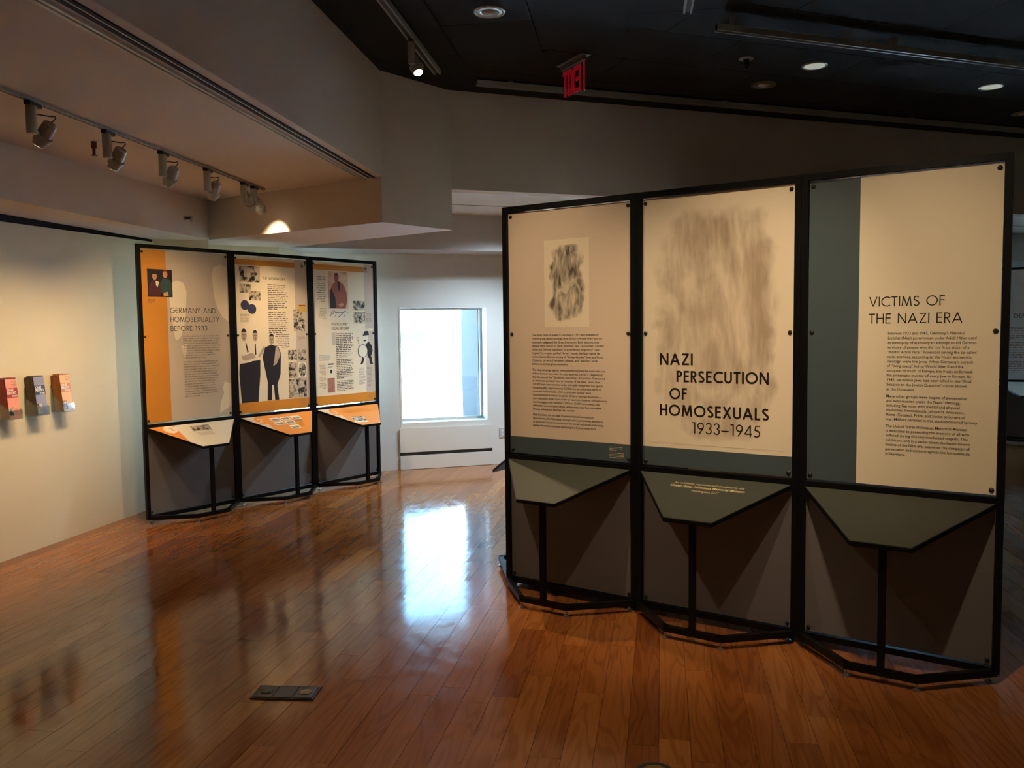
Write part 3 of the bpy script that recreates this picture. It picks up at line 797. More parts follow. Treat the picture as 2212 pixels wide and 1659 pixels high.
# pale enlarged portraits in the ground
poly(0, [(.33, 1.60), (.31, 1.75), (.29, 1.95), (.29, 2.0), (.30, 2.08), (.36, 2.11), (.43, 2.09), (.455, 2.02), (.45, 1.93), (.44, 1.80), (.42, 1.70), (.39, 1.62), (.35, 1.58)], .0008).build('ghost_portrait', 'print_ghost', P)
poly(0, [(.39, 1.53), (.45, 1.56), (.43, 1.45), (.42, 1.38)], .0008).build('ghost_portrait', 'print_ghost', P)
poly(0, [(.868, 2.25), (.80, 2.27), (.73, 2.24), (.715, 2.15), (.725, 2.03), (.74, 1.93), (.77, 1.85), (.81, 1.79), (.868, 1.75)], .0008).build('ghost_portrait', 'print_ghost', P)
poly(0, [(.868, 1.17), (.81, 1.19), (.79, 1.13), (.80, 1.08), (.76, 1.00), (.75, .90), (.868, .96)], .0008).build('ghost_portrait', 'print_ghost', P)
rect(0, .094, 1.961, .322, 2.200, .0010).build('colour_photo', 'print_black', P)
poly(0, [(.098, 1.972), (.20, 1.968), (.235, 2.02), (.215, 2.08), (.175, 2.115), (.14, 2.105), (.108, 2.06)], .0012).build('printed_jacket', 'print_maroon', P)
poly(0, [(.225, 2.00), (.31, 1.965), (.318, 2.08), (.29, 2.12), (.235, 2.125), (.21, 2.08)], .0014).build('printed_jacket', 'print_green', P)
poly(0, [(.168, 2.10), (.200, 2.09), (.185, 2.045), (.172, 2.06)], .0015).build('printed_shirt', 'print_white', P)
poly(0, [(.235, 1.995), (.275, 2.01), (.285, 1.975), (.24, 1.965)], .0016).build('printed_hand', 'print_skin', P)
head(0, P, .160, 2.140, .021, .030, 'print_skin', 'print_black', .0016)
head(0, P, .258, 2.160, .022, .032, 'print_skin', 'print_rust', .0016)
f = pf(0, .0012)
for l, x1, z in (('GERMANY AND', .741, 1.823), ('HOMOSEXUALITY', .774, 1.7435), ('BEFORE 1933', .648, 1.664)): title(l, .292, x1, z, .0460, .10, f, 'print_black', P)
tx = MB(); s_ = .376 / width(TEXT_L1[0][1])
for blk, z0, z1 in zip(TEXT_L1, (1.612, 1.382), (1.419, 1.073)):
    tx = MB()
    for k, l in enumerate(blk): put_line(tx, l, .404, z0 + (z1 - z0) * k / (len(blk) - 1), s_, .0182, f)
    tx.build('body_text', 'print_ink', P)
tx = MB(); greek(tx, .094, 1.945, .165, 1.905, 4, f, 21, thick=.3); tx.build('caption_text', 'print_ink', P)
# bay 2
P = pL[1]
rect(1, .726, .972, PX1, PZ1, .0005).build('grey_column', 'print_grey', P)
rect(1, PX0, PZ0, PX1, .973).build('orange_band', 'print_orange', P)
rect(1, PX0, 2.283, .731, 2.336).build('orange_band', 'print_orange', P)
for k, (x0, z1, x1, z0) in enumerate(((.090, 2.274, .318, 2.123), (.086, 2.103, .213, 2.021), (.191, 2.040, .317, 1.949), (.700, 1.867, .838, 1.650), (.622, 1.462, .726, 1.358),
                                      (.743, 1.462, .845, 1.356), (.624, 1.338, .722, 1.180), (.620, 1.173, .838, .980), (.806, 2.335, .868, 2.292))):
    rect(1, x0, z0, x1, z1, .0008 + .0002 * (k % 2)).build('photo_print', 'photo_grey%d' % (k % 5), P)
rect(1, .14, 2.17, .215, 2.262, .0014).build('photo_detail', 'print_grey', P)
rect(1, .764, 1.841, .862, 1.919, .0014).build('yellow_card', 'print_yellow', P)
rect(1, .772, 1.903, .852, 1.913, .0016).build('card_heading', 'print_red', P)
rect(1, .742, 1.180, .842, 1.336, .0008).build('photo_mount', 'print_white', P)
oval(1, .792, 1.258, .046, .072).build('photo_print', 'photo_grey2', P)
oval(1, .140, 1.904, .047, .047).build('coin_print', 'print_navy', P); oval(1, .217, 1.867, .048, .048, .0014).build('coin_print', 'print_navy', P)
f = pf(1, .0012); title('THE WEIMAR ERA', .347, .615, 2.152, .028, .11, f, 'print_ink', P)
tx = MB(); greek(tx, .402, 2.116, .640, 1.863, 14, f, 5, thick=.42); tx.build('body_text', 'print_soft', P)
tx = MB(); greek(tx, .402, 1.846, .640, 1.63, 11, f, 6, thick=.42); greek(tx, .47, 1.63, .640, 1.487, 8, f, 7, True, .42); tx.build('body_text', 'print_soft', P)
tx = MB(); greek(tx, .087, 1.833, .191, 1.731, 9, f, 8); greek(tx, .750, 1.604, .839, 1.561, 4, f, 9); greek(tx, .747, .961, .840, .906, 5, f, 10); tx.build('caption_text', 'print_faint', P)
# three cut-out men standing on the orange band
poly(1, [(.063, 1.356), (.293, 1.376), (.288, 1.236), (.258, .973), (.071, .973), (.055, 1.248)], .0010).build('printed_trousers', 'print_darkcloth', P)
poly(1, [(.115, 1.555), (.052, 1.507), (.043, 1.434), (.062, 1.346), (.194, 1.36), (.221, 1.478), (.172, 1.544)], .0012).build('printed_shirt', 'print_white', P)
poly(1, [(.082, 1.44), (.10, 1.42), (.20, 1.45), (.235, 1.425), (.24, 1.40), (.13, 1.372), (.09, 1.39)], .0014).build('printed_arm', 'print_greyskin', P)
poly(1, [(.131, 1.545), (.141, 1.545), (.165, 1.46), (.150, 1.45)], .0014).build('printed_tie', 'print_darkcloth', P)
poly(1, [(.23, 1.552), (.282, 1.531), (.32, 1.465), (.276, 1.387), (.206, 1.379), (.193, 1.489)], .0011).build('printed_shirt', 'print_white', P)
poly(1, [(.29, 1.40), (.335, 1.46), (.352, 1.50), (.335, 1.51), (.30, 1.46), (.27, 1.41)], .0013).build('printed_arm', 'print_greyskin', P)
poly(1, [(.238, 1.535), (.247, 1.535), (.25, 1.43), (.235, 1.43)], .0013).build('printed_tie', 'print_darkcloth', P)
poly(1, [(.424, 1.523), (.508, 1.496), (.536, 1.428), (.523, 1.224), (.482, 1.124), (.499, .974), (.452, .976), (.44, 1.125), (.421, 1.128), (.412, .976), (.362, .977), (.372, 1.151), (.343, 1.284), (.318, 1.405), (.351, 1.495)], .0012).build('printed_suit', 'print_darkcloth', P)
poly(1, [(.475, 1.50), (.505, 1.49), (.53, 1.42), (.48, 1.33), (.44, 1.31), (.46, 1.40)], .0014).build('printed_coat', 'print_greyskin', P)
for cx, cz, rx, rz in ((.118, 1.618, .031, .058), (.242, 1.610, .028, .052), (.429, 1.573, .031, .053)): head(1, P, cx, cz, rx, rz, 'print_greyskin', 'print_darkcloth', .0014)
# bay 3
P = pL[2]
rect(2, .742, .972, PX1, PZ1, .0005).build('grey_column', 'print_grey', P)
rect(2, PX0, PZ0, PX1, .970).build('orange_band', 'print_orange', P)
rect(2, PX0, 2.281, .742, 2.336).build('orange_band', 'print_orange', P)
rect(2, .745, 2.281, .813, 2.337, .0009).build('photo_print', 'photo_grey1', P)
rect(2, .241, 1.881, .510, 2.270).build('sepia_photo', 'photo_rose', P)
rect(2, .230, 1.776, .521, 1.880, .0009).build('signature_strip', 'print_white', P)
poly(2, [(.262, 1.884), (.470, 1.884), (.495, 1.97), (.49, 2.05), (.455, 2.13), (.40, 2.17), (.34, 2.17), (.285, 2.12), (.262, 2.02)], .0011).build('printed_jacket', 'print_rust', P)
poly(2, [(.262, 1.884), (.345, 1.884), (.33, 2.0), (.275, 2.10), (.262, 2.02)], .0013).build('printed_coat_shade', 'print_black', P)
poly(2, [(.365, 2.165), (.395, 2.165), (.40, 2.09), (.375, 2.06)], .0013).build('printed_shirt', 'print_black', P)
poly(2, [(.37, 1.93), (.43, 1.945), (.445, 1.92), (.40, 1.90)], .0014).build('printed_hand', 'print_skin', P)
head(2, P, .352, 2.205, .032, .050, 'print_rust', 'print_maroon', .0014)
sg = MB(); f = pf(2, .0014); ln = [(.26, 1.80), (.285, 1.865), (.275, 1.815), (.30, 1.862), (.295, 1.825), (.32, 1.855), (.33, 1.84), (.40, 1.838), (.47, 1.858)]
ribbon(sg, ln, .006, f); ribbon(sg, [(.36, 1.788), (.41, 1.82), (.47, 1.862)], .006, f); ribbon(sg, [(.44, 1.80), (.47, 1.815)], .004, f); ribbon(sg, [(.32, 1.80), (.34, 1.815)], .004, f); ribbon(sg, [(.49, 1.83), (.505, 1.845)], .004, f)
sg.build('signature_mark', 'print_black', P)
title('POLITICS AND', .273, .489, 1.705, .028, .11, f, 'print_black', P); title('LEGAL REFORM', .273, .507, 1.661, .028, .11, f, 'print_black', P)
for a_, b_, n_ in ((1.629, 1.363, 14), (1.354, 1.14, 12), (1.125, 1.006, 7)): tx = MB(); greek(tx, .325, a_, .568, b_, n_, f, n_, thick=.42); tx.build('body_text', 'print_soft', P)
tx = MB(); greek(tx, .093, 2.225, .205, 1.950, 12, f, 14, True, .3); tx.build('quote_text', 'print_faint', P)
tx = MB(); greek(tx, .109, 1.889, .203, 1.774, 9, f, 15, True); greek(tx, .759, 1.838, .849, 1.728, 9, f, 16); greek(tx, .089, 1.313, .178, 1.19, 10, f, 17, True); greek(tx, .089, 1.175, .178, 1.12, 4, f, 18, True); greek(tx, .089, 1.11, .178, 1.049, 5, f, 19, True); greek(tx, .756, 1.251, .835, 1.024, 17, f, 20); greek(tx, .76, .955, .84, .905, 4, f, 22); tx.build('caption_text', 'print_faint', P)
rect(2, .580, 1.866, .744, 1.968).build('photo_print', 'photo_grey0', P); rect(2, .579, 1.726, .743, 1.849).build('photo_print', 'photo_grey3', P)
rect(2, .27, 1.50, .32, 1.63, .0006).build('grey_block', 'print_grey', P)
for nm, (x0, z1, x1, z0), mm, rowsn in (('newspaper_print', (.088, 1.407, .266, 1.329), 'print_white', 6), ('pamphlet_print', (.204, 1.311, .292, 1.171), 'print_white', 0), ('document_print', (.628, 1.257, .745, 1.044), 'print_white', 16)):
    rect(2, x0, z0, x1, z1).build(nm, mm, P)
    if rowsn:
        tx = MB(); greek(tx, x0 + .01, z1 - .008, x1 - .01, z0 + .008, rowsn, f, 30 + rowsn, thick=.35); tx.build('print_lines', 'print_faint', P)
tx = MB(); q = rect(2, .21, 1.293, .286, 1.306, .0014); tx.add(q.v, q.f); q = oval(2, .252, 1.222, .015, .02, .0014); tx.add(q.v, q.f); greek(tx, .21, 1.28, .286, 1.262, 2, f, 41); tx.build('print_lines', 'print_black', P)
rect(2, .199, 1.001, .295, 1.151).build('pamphlet_print', 'print_rust', P)
tx = MB()
for cx in (.205, .235, .265): greek(tx, cx, 1.145, cx + .026, 1.007, 16, f, int(cx * 999)); 
tx.build('print_lines', 'print_grey', P)
# simple drawn drummer
oval(2, .702, 1.425, .066, .070).build('printed_drum', 'print_white', P)
dr = MB(); ribbon(dr, [(.702 + .066 * math.cos(R(a)), 1.425 + .070 * math.sin(R(a))) for a in range(0, 361, 18)], .006, f)
ribbon(dr, [(.668 + .040 * math.cos(R(a)), 1.425 + .066 * math.sin(R(a))) for a in range(90, 271, 18)], .004, f)
ribbon(dr, [(.645, 1.50), (.640, 1.545)], .006, f); ribbon(dr, [(.632 + .014 * math.cos(R(a)), 1.558 + .016 * math.sin(R(a))) for a in range(0, 361, 30)], .004, f)
dr.build('printed_outline', 'print_black', P)
poly(2, [(.742, 1.50), (.79, 1.525), (.835, 1.48), (.845, 1.42), (.80, 1.33), (.77, 1.36), (.765, 1.43)], .0011).build('printed_coat', 'print_darkcloth', P)
poly(2, [(.69, 1.355), (.72, 1.345), (.70, 1.29), (.655, 1.275), (.672, 1.30)], .0011).build('printed_leg', 'print_darkcloth', P)
poly(2, [(.79, 1.35), (.825, 1.36), (.835, 1.30), (.85, 1.278), (.80, 1.28)], .0011).build('printed_leg', 'print_darkcloth', P)
oval(2, .748, 1.555, .037, .048, .0014).build('printed_face', 'print_white', P)
poly(2, [(.700, 1.590), (.800, 1.600), (.788, 1.622), (.775, 1.645), (.725, 1.638), (.712, 1.605)], .0016).build('printed_hat', 'print_darkcloth', P)
poly(2, [(.712, 1.54), (.756, 1.55), (.752, 1.535), (.716, 1.527)], .0017).build('printed_moustache', 'print_darkcloth', P)
poly(2, [(.70, 1.655), (.85, 1.672), (.855, 1.648), (.70, 1.630)], .0008).build('printed_banner', 'print_white', P)
# desks of the left stand
def dk(i, pts, off=.0016):
    k, t, zf, X = dL[i]; pts = pts[::-1] if sum(pts[j][0] * pts[(j + 1) % len(pts)][1] - pts[(j + 1) % len(pts)][0] * pts[j][1] for j in range(len(pts))) > 0 else pts
    return MB().add([(X + a, -b, zf(b) + .0012 + off) for a, b in pts], [tuple(range(len(pts)))])
def dcirc(cx, cn, r, n=24): return [(cx + r * math.cos(2 * math.pi * k / n), cn + r * math.sin(2 * math.pi * k / n)) for k in range(n)]
ED = lambda nn: .036 + (nn - .006) * (.329 - .036) / .355     # left edge of the desk at depth nn
def numeral(i, ch, cx, cn, hgt, m):
    k, t, zf, X = dL[i]; mb = MB(); rg = []
    if ch == '1': pl = [[(-.15, .7), (.1, .95), (.1, 0)]]
    elif ch == '2': pl = [arc(0, .72, .28, .26, 170, -30, 10) + [(-.3, .03), (.32, .03)]]
    else: pl = [arc(0, .74, .24, .22, 150, -80, 10), arc(0, .28, .29, .26, 80, -150, 12)]
    for p in pl: ribbon(mb, p, .24, lambda a, b: (X + cx + a * hgt, -(cn - b * hgt), zf(cn - b * hgt) + .0045))
    mb.build('numeral', m, t)
for i in range(3): dL[i][1].data.materials[0] = MATS[('print_white', 'print_orange_light', 'print_orange_light')[i]]
t = dL[0][1]
dk(0, [(ED(.008), .008), (.262, .008), (.258, .272), (ED(.272), .272)]).build('orange_corner', 'print_orange_light', t)
dk(0, dcirc(.205, .066, .060), .0026).build('number_disc', 'print_white', t)
numeral(0, '1', .212, .092, .055, 'print_orange_light')
dk(0, [(.395, .048), (.580, .050), (.566, .144), (.388, .132)], .0026).build('photo_print', 'photo_grey1', t)
for j in range(3): dk(0, dcirc(.425 + .058 * j, .088, .018, 12), .0034).build('photo_face', 'print_greyskin', t)
mb = MB()
for j in range(4): q = dk(0, [(.40, .155 + j * .013), (.552, .158 + j * .013), (.552, .163 + j * .013), (.40, .160 + j * .013)], .0026); mb.add(q.v, q.f)
mb.build('caption_text', 'print_grey', t)
for i in (1, 2):
    t = dL[i][1]
    dk(i, [(ED(.008), .008), (.236, .008), (.240, .262), (ED(.262), .262)]).build('pale_corner', 'print_pale', t)
    dk(i, dcirc(.212, .082, .068), .0026).build('number_disc', 'print_orange_light', t)
    numeral(i, str(i + 1), .203, .110, .058, 'print_pale')
t = dL[1][1]
for (x, nn) in ((.312, .058), (.431, .059), (.553, .061), (.312, .130), (.433, .132), (.428, .213)):
    dk(1, [(x, nn), (x + .106, nn + .003), (x + .104, nn + .062), (x, nn + .060)], .0022).build('paper_clipping', 'print_white', t)
    mb = MB()
    for j in range(3): q = dk(1, [(x + .012, nn + .020 + j * .012), (x + .094, nn + .022 + j * .012), (x + .092, nn + .029 + j * .012), (x + .012, nn + .027 + j * .012)], .0028); mb.add(q.v, q.f)
    mb.build('print_lines', 'print_ink', t)
dk(1, [(.555, .135), (.645, .137), (.640, .158), (.555, .156)], .0022).build('caption_text', 'print_faint', t)
dk(1, [(.555, .170), (.625, .172), (.600, .240), (.552, .238)], .0022).build('caption_block', 'print_orange', t)
t = dL[2][1]
dk(2, [(.310, .190), (.480, .205), (.452, .322), (.285, .305)], .0022).build('photo_mount', 'print_white', t)
dk(2, [(.312, .192), (.478, .206), (.460, .290), (.292, .280)], .0028).build('photo_print', 'photo_grey3', t)
mb = MB()
for j in range(4): q = dk(2, [(.315, .060 + j * .018), (.66, .062 + j * .018), (.655, .069 + j * .018), (.315, .067 + j * .018)], .0022); mb.add(q.v, q.f)
mb.build('print_lines', 'print_orange', t)

# ---- far right stand, seen through the gap -----------------------------
d3 = vec(115.0)
o3 = (7.03 - d3[0] * (MW * 1.42), 11.44 - d3[1] * (MW * 1.42))
s3, p3, k3 = stand('display_stand', o3, 115.0, 'pale display stand far behind, seen past the right end of the title stand', 'three-bay display stands')
tx = MB(); f = pf(1); heading(tx, 'DER', .27, .41, 1.715, .055, .11, f); tx.build('heading_lettering', 'print_black', p3[1])
for a_, b_, n_ in ((1.60, 1.42, 8), (1.39, 1.16, 10), (1.13, .96, 7)): tx = MB(); greek(tx, .10, a_, .50, b_, n_, f, 50 + n_); tx.build('body_text', 'print_faint', p3[1])
for p_ in p3: p_.data.materials[0] = MATS['print_daylit']
for k, t, zf, X in k3: t.data.materials[0] = MATS['print_white']

# ------------------------------------------------------------------ brochures on the left wall
def brochure(t, cols, words):
    o = wl(t); rz = math.atan2(UL[1], UL[0])
    hold = tag(empty('brochure_holder', (o[0], o[1], 1.05), rz), 'clear acrylic wall holder with the %s brochures' % words, 'brochure holder', 'brochure holders on the left wall')
    # local x along the wall, -y into the room, z up ; stack leans forward at its foot
    MB().box(-.006, .118, -.006, -.001, -.01, .20).build('back_plate', 'acrylic', hold)
    MB().box(-.006, .118, -.116, -.002, -.014, -.010).build('bottom_plate', 'acrylic', hold)
    MB().box(-.006, .118, -.116, -.112, -.010, .055).build('front_lip', 'acrylic', hold)
    for x in (-.006, .114): MB().add([(x, -.112, -.010), (x, -.006, -.010), (x, -.006, .13), (x, -.112, .055), (x + .004, -.112, -.010), (x + .004, -.006, -.010), (x + .004, -.006, .13), (x + .004, -.112, .055)],
                                     [(0, 3, 2, 1), (4, 5, 6, 7), (0, 1, 5, 4), (1, 2, 6, 5), (2, 3, 7, 6), (3, 0, 4, 7)]).build('side_plate', 'acrylic', hold)
    st = tag(empty('brochure_stack', (o[0], o[1], 1.05), rz), 'stack of %s folded brochures in a wall holder' % words, 'brochures', 'brochure stacks on the left wall')
    lean = lambda z: -(.108 - .028 * (z / .285))                # front face
    back = lambda z: -(.034 - .026 * (z / .285))
    nl = 9
    for k in range(nl):
        a, b = k / nl, (k + .82) / nl
        y = lambda z, u: back(z) + (lean(z) - back(z)) * u
        ztop = .278 - .012 * math.sin(k * 2.1)
        MB().add([(.001, y(0, a), -.008), (.107, y(0, a), -.008), (.107, y(0, b), -.008), (.001, y(0, b), -.008),
                  (.001, y(.285, a), ztop), (.107, y(.285, a), ztop), (.107, y(.285, b), ztop), (.001, y(.285, b), ztop)],
                 [(0, 1, 2, 3), (7, 6, 5, 4), (0, 4, 5, 1), (1, 5, 6, 2), (2, 6, 7, 3), (3, 7, 4, 0)]).build('brochure', cols[3], st)
    F = lambda off: (lambda x, z: (x, lean(z) - off, z))
    def q(x0, z0, x1, z1, off):
        f = F(off); return MB().add([f(x0, z0), f(x1, z0), f(x1, z1), f(x0, z1)], [(0, 1, 2, 3)])
    q(.001, -.006, .107, .280, .0015).build('front_cover', cols[0], st)
    q(.001, .145, .107, .215, .0020).build('title_band', cols[1], st)
    q(.004, .010, .050, .078, .0020).build('cover_photo', cols[2], st)
    f = F(.0026); tx = MB()
    put_line(tx, 'ONE', .006, .192, .030, .026, f); put_line(tx, TEXT_B[1], .006, .170, .0195, .027, f); put_line(tx, 'STORY', .045, .150, .018, .018, f)
    tx.build('title_lettering', 'print_white', st)
    tx = MB(); greek(tx, .052, .270, .100, .225, 4, f, 61, True, .35); greek(tx, .056, .070, .100, .02, 5, f, 62, False, .2); tx.build('small_print', 'print_faint', st)
mat('cover_pink', lin((232, 150, 120)), .5); mat('band_crimson', lin((170, 46, 50)), .5); mat('edge_maroon', lin((120, 44, 34)), .6, var=.3, scale=60)
mat('cover_lavender', lin((140, 140, 168)), .5); mat('band_navy', lin((40, 50, 96)), .5); mat('edge_dark', lin((74, 60, 40)), .6, var=.4, scale=60)
mat('cover_amber', lin((238, 178, 106)), .5); mat('band_ochre', lin((196, 124, 44)), .5); mat('edge_brown', lin((140, 86, 36)), .6, var=.25, scale=60)
brochure(.040, ('cover_pink', 'band_crimson', 'photo_grey0', 'edge_maroon'), 'pink and crimson')
brochure(.315, ('cover_lavender', 'band_navy', 'photo_grey2', 'edge_dark'), 'lavender and navy')
brochure(.590, ('cover_amber', 'band_ochre', 'photo_grey4', 'edge_brown'), 'amber orange')

# ------------------------------------------------------------------ floor fittings
fb = tag(empty('floor_box', (-1.050, 3.705, 0), R(-4.2)), 'dark brass rectangular floor socket box with three lids', 'floor box')
MB().box(-.145, .145, -.068, .068, -.002, .006).build('frame_plate', 'brass_dark', fb)
for k, x in enumerate((-.092, 0, .092)):
    l = MB().box(x - .043, x + .043, -.058, .058, .006, .0085).build('lid', 'brass_dark', fb)
    if k != 1: MB().lathe((x, 0, .0085), (0, 0, 1), [(0, .028), (.002, .027), (.003, .012)], 20).build('screw_cap', 'brass' if k == 2 else 'brass_dark', l, True)
rc = tag(empty('floor_cover', (.515, 2.985, 0)), 'round dark floor cover at the bottom edge of the picture', 'floor cover')
MB().lathe((0, 0, 0), (0, 0, 1), [(0, .074), (.004, .073), (.0055, .066), (.0055, .055), (.004, .053)], 36).build('ring', 'brass_dark', rc, True)
MB().lathe((0, 0, .003), (0, 0, 1), [(0, .052), (.0035, .050)], 36).build('lid', 'brass', rc, True)
for a in range(4): MB().lathe((.063 * math.cos(R(45 + 90 * a)), .063 * math.sin(R(45 + 90 * a)), .005), (0, 0, 1), [(0, .004), (.0015, .003)], 10).build('screw', 'black_plastic', rc)

# ------------------------------------------------------------------ low ceiling: track with heads, slot diffuser, sprinklers
tb = xy((-2.56, 4.281), vec(7.58), -7.5); te = (-2.150, 7.36)
lt = tag(empty('light_track', (tb[0], tb[1], ZT)), 'thin dark light track along the low tan ceiling', 'light track')
L_ = math.dist(tb, te)
def seg(p, q, w, z0, z1):
    p, q = Vector((*p, 0)), Vector((*q, 0)); d = (q - p).normalized(); n = Vector((d.y, -d.x, 0)) * w / 2
    return MB().prism([((p + n).x, (p + n).y), ((q + n).x, (q + n).y), ((q - n).x, (q - n).y), ((p - n).x, (p - n).y)], z0, z1)
def local(mb, o): mb.v = [(v[0] - o.location.x, v[1] - o.location.y, v[2] - o.location.z) for v in mb.v]; return mb
local(seg(tb, te, .034, ZT - .018, ZT - .0005), lt).build('track_body', 'aluminium', lt)
local(seg(tb, te, .014, ZT - .0195, ZT - .0178), lt).build('track_channel', 'black_plastic', lt)

def lamp_head(base, zt, aim, label, group, watts, size, on=False, dbl=False, loop=True, side=None, colour=WARM):
    """track head: adapter, upright driver box, yoke, stepped can with a lens"""
    h = tag(empty('track_spotlight', (base[0], base[1], zt)), label, 'spotlight', group)
    MB().box(-.018, .018, -.055, .055, -.022, -.001).build('adapter', 'black_plastic', h)
    MB().lathe((0, -.02, -.022), (0, 0, -1), [(0, .024), (.006, .027), (.140, .027), (.146, .024)], 18).build('driver_box', 'lamp_white', h, True)
    s = side or (0.02, .062)
    c = Vector((s[0], s[1], -.155))                       # can centre
    a = (Vector(aim) - (Vector((base[0], base[1], zt)) + c)).normalized()
    MB().tube([(0, -.02, -.150), (s[0] * .4, s[1] * .4, -.155), tuple(c)], .009).build('yoke', 'lamp_white', h)
    MB().lathe(c - a * .075, a, [(0, .026), (.008, .035), (.050, .039), (.080, .039), (.083, .050), (.096, .050), (.098, .043), (.118, .043), (.120, .036), (.140, .035)], 22).build('can', 'lamp_white', h, True)
    MB().lathe(c + a * .0652, a, [(0, .032), (.0012, .032)], 20).build('lens', 'lens_on', h)
    if loop:
        u = a.cross(Vector((0, 0, 1))).normalized(); b = c - a * .078
        MB().tube([tuple(b), tuple(b - a * .03 + u * .012), tuple(b - a * .042), tuple(b - a * .034 - u * .018), tuple(Vector((0, -.012, -.06)))], .0035, 6).build('cable', 'black_plastic', h)
    if watts: spot(h, tuple(c + a * .070), tuple(c + a * .070 + a), watts, size, colour=colour)
    return h
ht = lambda t: xy((-2.56, 4.281), vec(7.58), t)
heads = [(.233, (-3.9, 5.0, 1.0), SPOT_WALL, 78, 'white track spotlight nearest the camera on the low ceiling'),
         (.886, (-3.75, 5.9, .9), SPOT_WALL, 78, 'second white track spotlight on the low ceiling, in front of the sprinkler'),
         (1.505, (-3.6, 6.6, .9), SPOT_WALL, 70, 'third white track spotlight on the low ceiling'),
         (2.120, (-3.15, 7.25, 1.1), SPOT_FAR * 1.3, 92, 'fourth white track spotlight on the low ceiling'),
         (2.735, (-2.15, 8.45, 1.2), SPOT_FAR, 62, 'white track spotlight of the far pair, hanging left'),
         (2.920, (-1.72, 8.95, 1.0), SPOT_FAR * 1.1, 76, 'white track spotlight of the far pair, at the end of the track')]
for t, aim, w, sz, lb in heads: lamp_head(ht(t), ZT - .018, aim, lb, 'track spotlights on the low ceiling', w, sz)
# slot diffuser and metal bars beside the fascia
sd = tag(empty('slot_diffuser', (-1.40, 5.0, ZT)), 'long black double slot diffuser with bright metal bars beside the fascia', 'air diffuser')
for nm, p, q, w, m_n, dz in (('slot', (-1.147, 6.892), 6.892, .024, 'void_black', .008), ('slot', (-1.109, 6.894), 6.894, .020, 'void_black', .008), ('metal_bar', (-1.221, 6.982), 6.98, .017, 'track_grey', .014), ('metal_bar', (-1.193, 6.954), 6.95, .015, 'track_grey', .014)):
    local(seg(p, xy(p, U8, -10.2), w, ZT - dz, ZT - .0005), sd).build(nm, m_n, sd)
local(seg((-1.128, 6.893), xy((-1.128, 6.893), U8, -10.2), .017, ZT - .005, ZT - .0005), sd).build('slot_frame', 'pearl_metal', sd)
# bits: a pendent sprinkler behind the second head, a sidewall nozzle on the soffit
sp = tag(empty('sprinkler', (-2.70, 5.50, ZT)), 'small dark red sprinkler hanging behind the second track spotlight', 'sprinkler')
MB().lathe((0, 0, 0), (0, 0, -1), [(.001, .034), (.004, .030)], 18).build('plate', 'pearl_metal', sp)
MB().lathe((0, 0, 0), (0, 0, -1), [(.004, .018), (.045, .018), (.05, .010), (.09, .010)], 14).build('body', 'sprinkler_red', sp, True)
MB().lathe((0, 0, -.09), (0, 0, -1), [(0, .020), (.004, .020)], 14).build('deflector', 'sprinkler_red', sp)
nz_ = tag(empty('wall_nozzle', (*xy(C, UT, -.42), 2.68)), 'small black sidewall nozzle on the soffit above the left wall', 'sprinkler')
NT = Vector((UT[1], -UT[0], 0))
MB().lathe((0, 0, 0), NT, [(.001, .030), (.006, .026)], 16).build('plate', 'plaster_upper', nz_)
MB().lathe((0, 0, 0), NT, [(.006, .014), (.05, .014), (.06, .009), (.075, .009)], 14).build('body', 'black_plastic', nz_, True)
MB().lathe(NT * .062 + Vector((0, 0, .024)), (0.1, 0, -1), [(0, .009), (.03, .013), (.06, .008)], 12).build('deflector', 'steel', nz_, True)

# ------------------------------------------------------------------ dark ceiling: tracks, heads, downlights, exit sign
def big_track(name, p, q, z, label, clips):
    o = tag(empty(name, (p[0], p[1], z)), label, 'light track', 'grey light tracks on the black ceiling')
    pv, qv = Vector((*p, 0)), Vector((*q, 0)); d = (qv - pv).normalized(); n = Vector((d.y, -d.x, 0))
    for s in (-1, 1):
        a, b = pv + n * s * .022, qv + n * s * .022
        local(seg((a.x, a.y), (b.x, b.y), .011, z - .004, z + .038), o).build('side_rail', 'rail_grey', o)
    local(seg(p, q, .034, z + .008, z + .036), o).build('channel', 'black_plastic', o)
    for t in clips:
        c = pv + d * t
        MB().box(c.x - .02 - p[0], c.x + .02 - p[0], c.y - .02 - p[1], c.y + .02 - p[1], .038, ZC - z - .0005).build('clip', 'aluminium', o)
    return o
tA1, tA0 = (-.568, 6.814), xy((-.568, 6.814), U8, -6.8)
big_track('ceiling_track', tA0, tA1, 3.69, 'grey light track on the black ceiling beside the tall fascia', (.5, 3, 6.4))
tS1, tS0 = (1.172, 5.572), xy((1.172, 5.572), U8, -5.0)
big_track('ceiling_track', tS0, tS1, 3.69, 'short end of a grey light track at the top edge of the picture', (.5, 2.5, 4.8))
tB0, tB1 = (1.405, 5.757), xy((1.405, 5.757), vec(70.8), 5.6)
big_track('ceiling_track', tB0, tB1, 3.645, 'long grey light track hung across the black ceiling at upper right', (.13, 1.5, 3.0, 4.6))
tC0, tC1 = (-.265, 7.118), xy((-.265, 7.118), UH, 7.6)
big_track('ceiling_track', tC0, tC1, 3.69, 'long grey light track along the top of the header wall', (.3, 2.4, 4.6, 6.6))
onA = lambda y: xy(tA1, U8, (y - tA1[1]) / U8[1])
onS = lambda y: xy(tS1, U8, (y - tS1[1]) / U8[1])
lamp_head(onA(6.02), 3.69, (.35, 4.72, .45), 'lit spotlight on the track beside the tall fascia, glowing towards the camera', 'spotlights on the black ceiling', 70, 58)
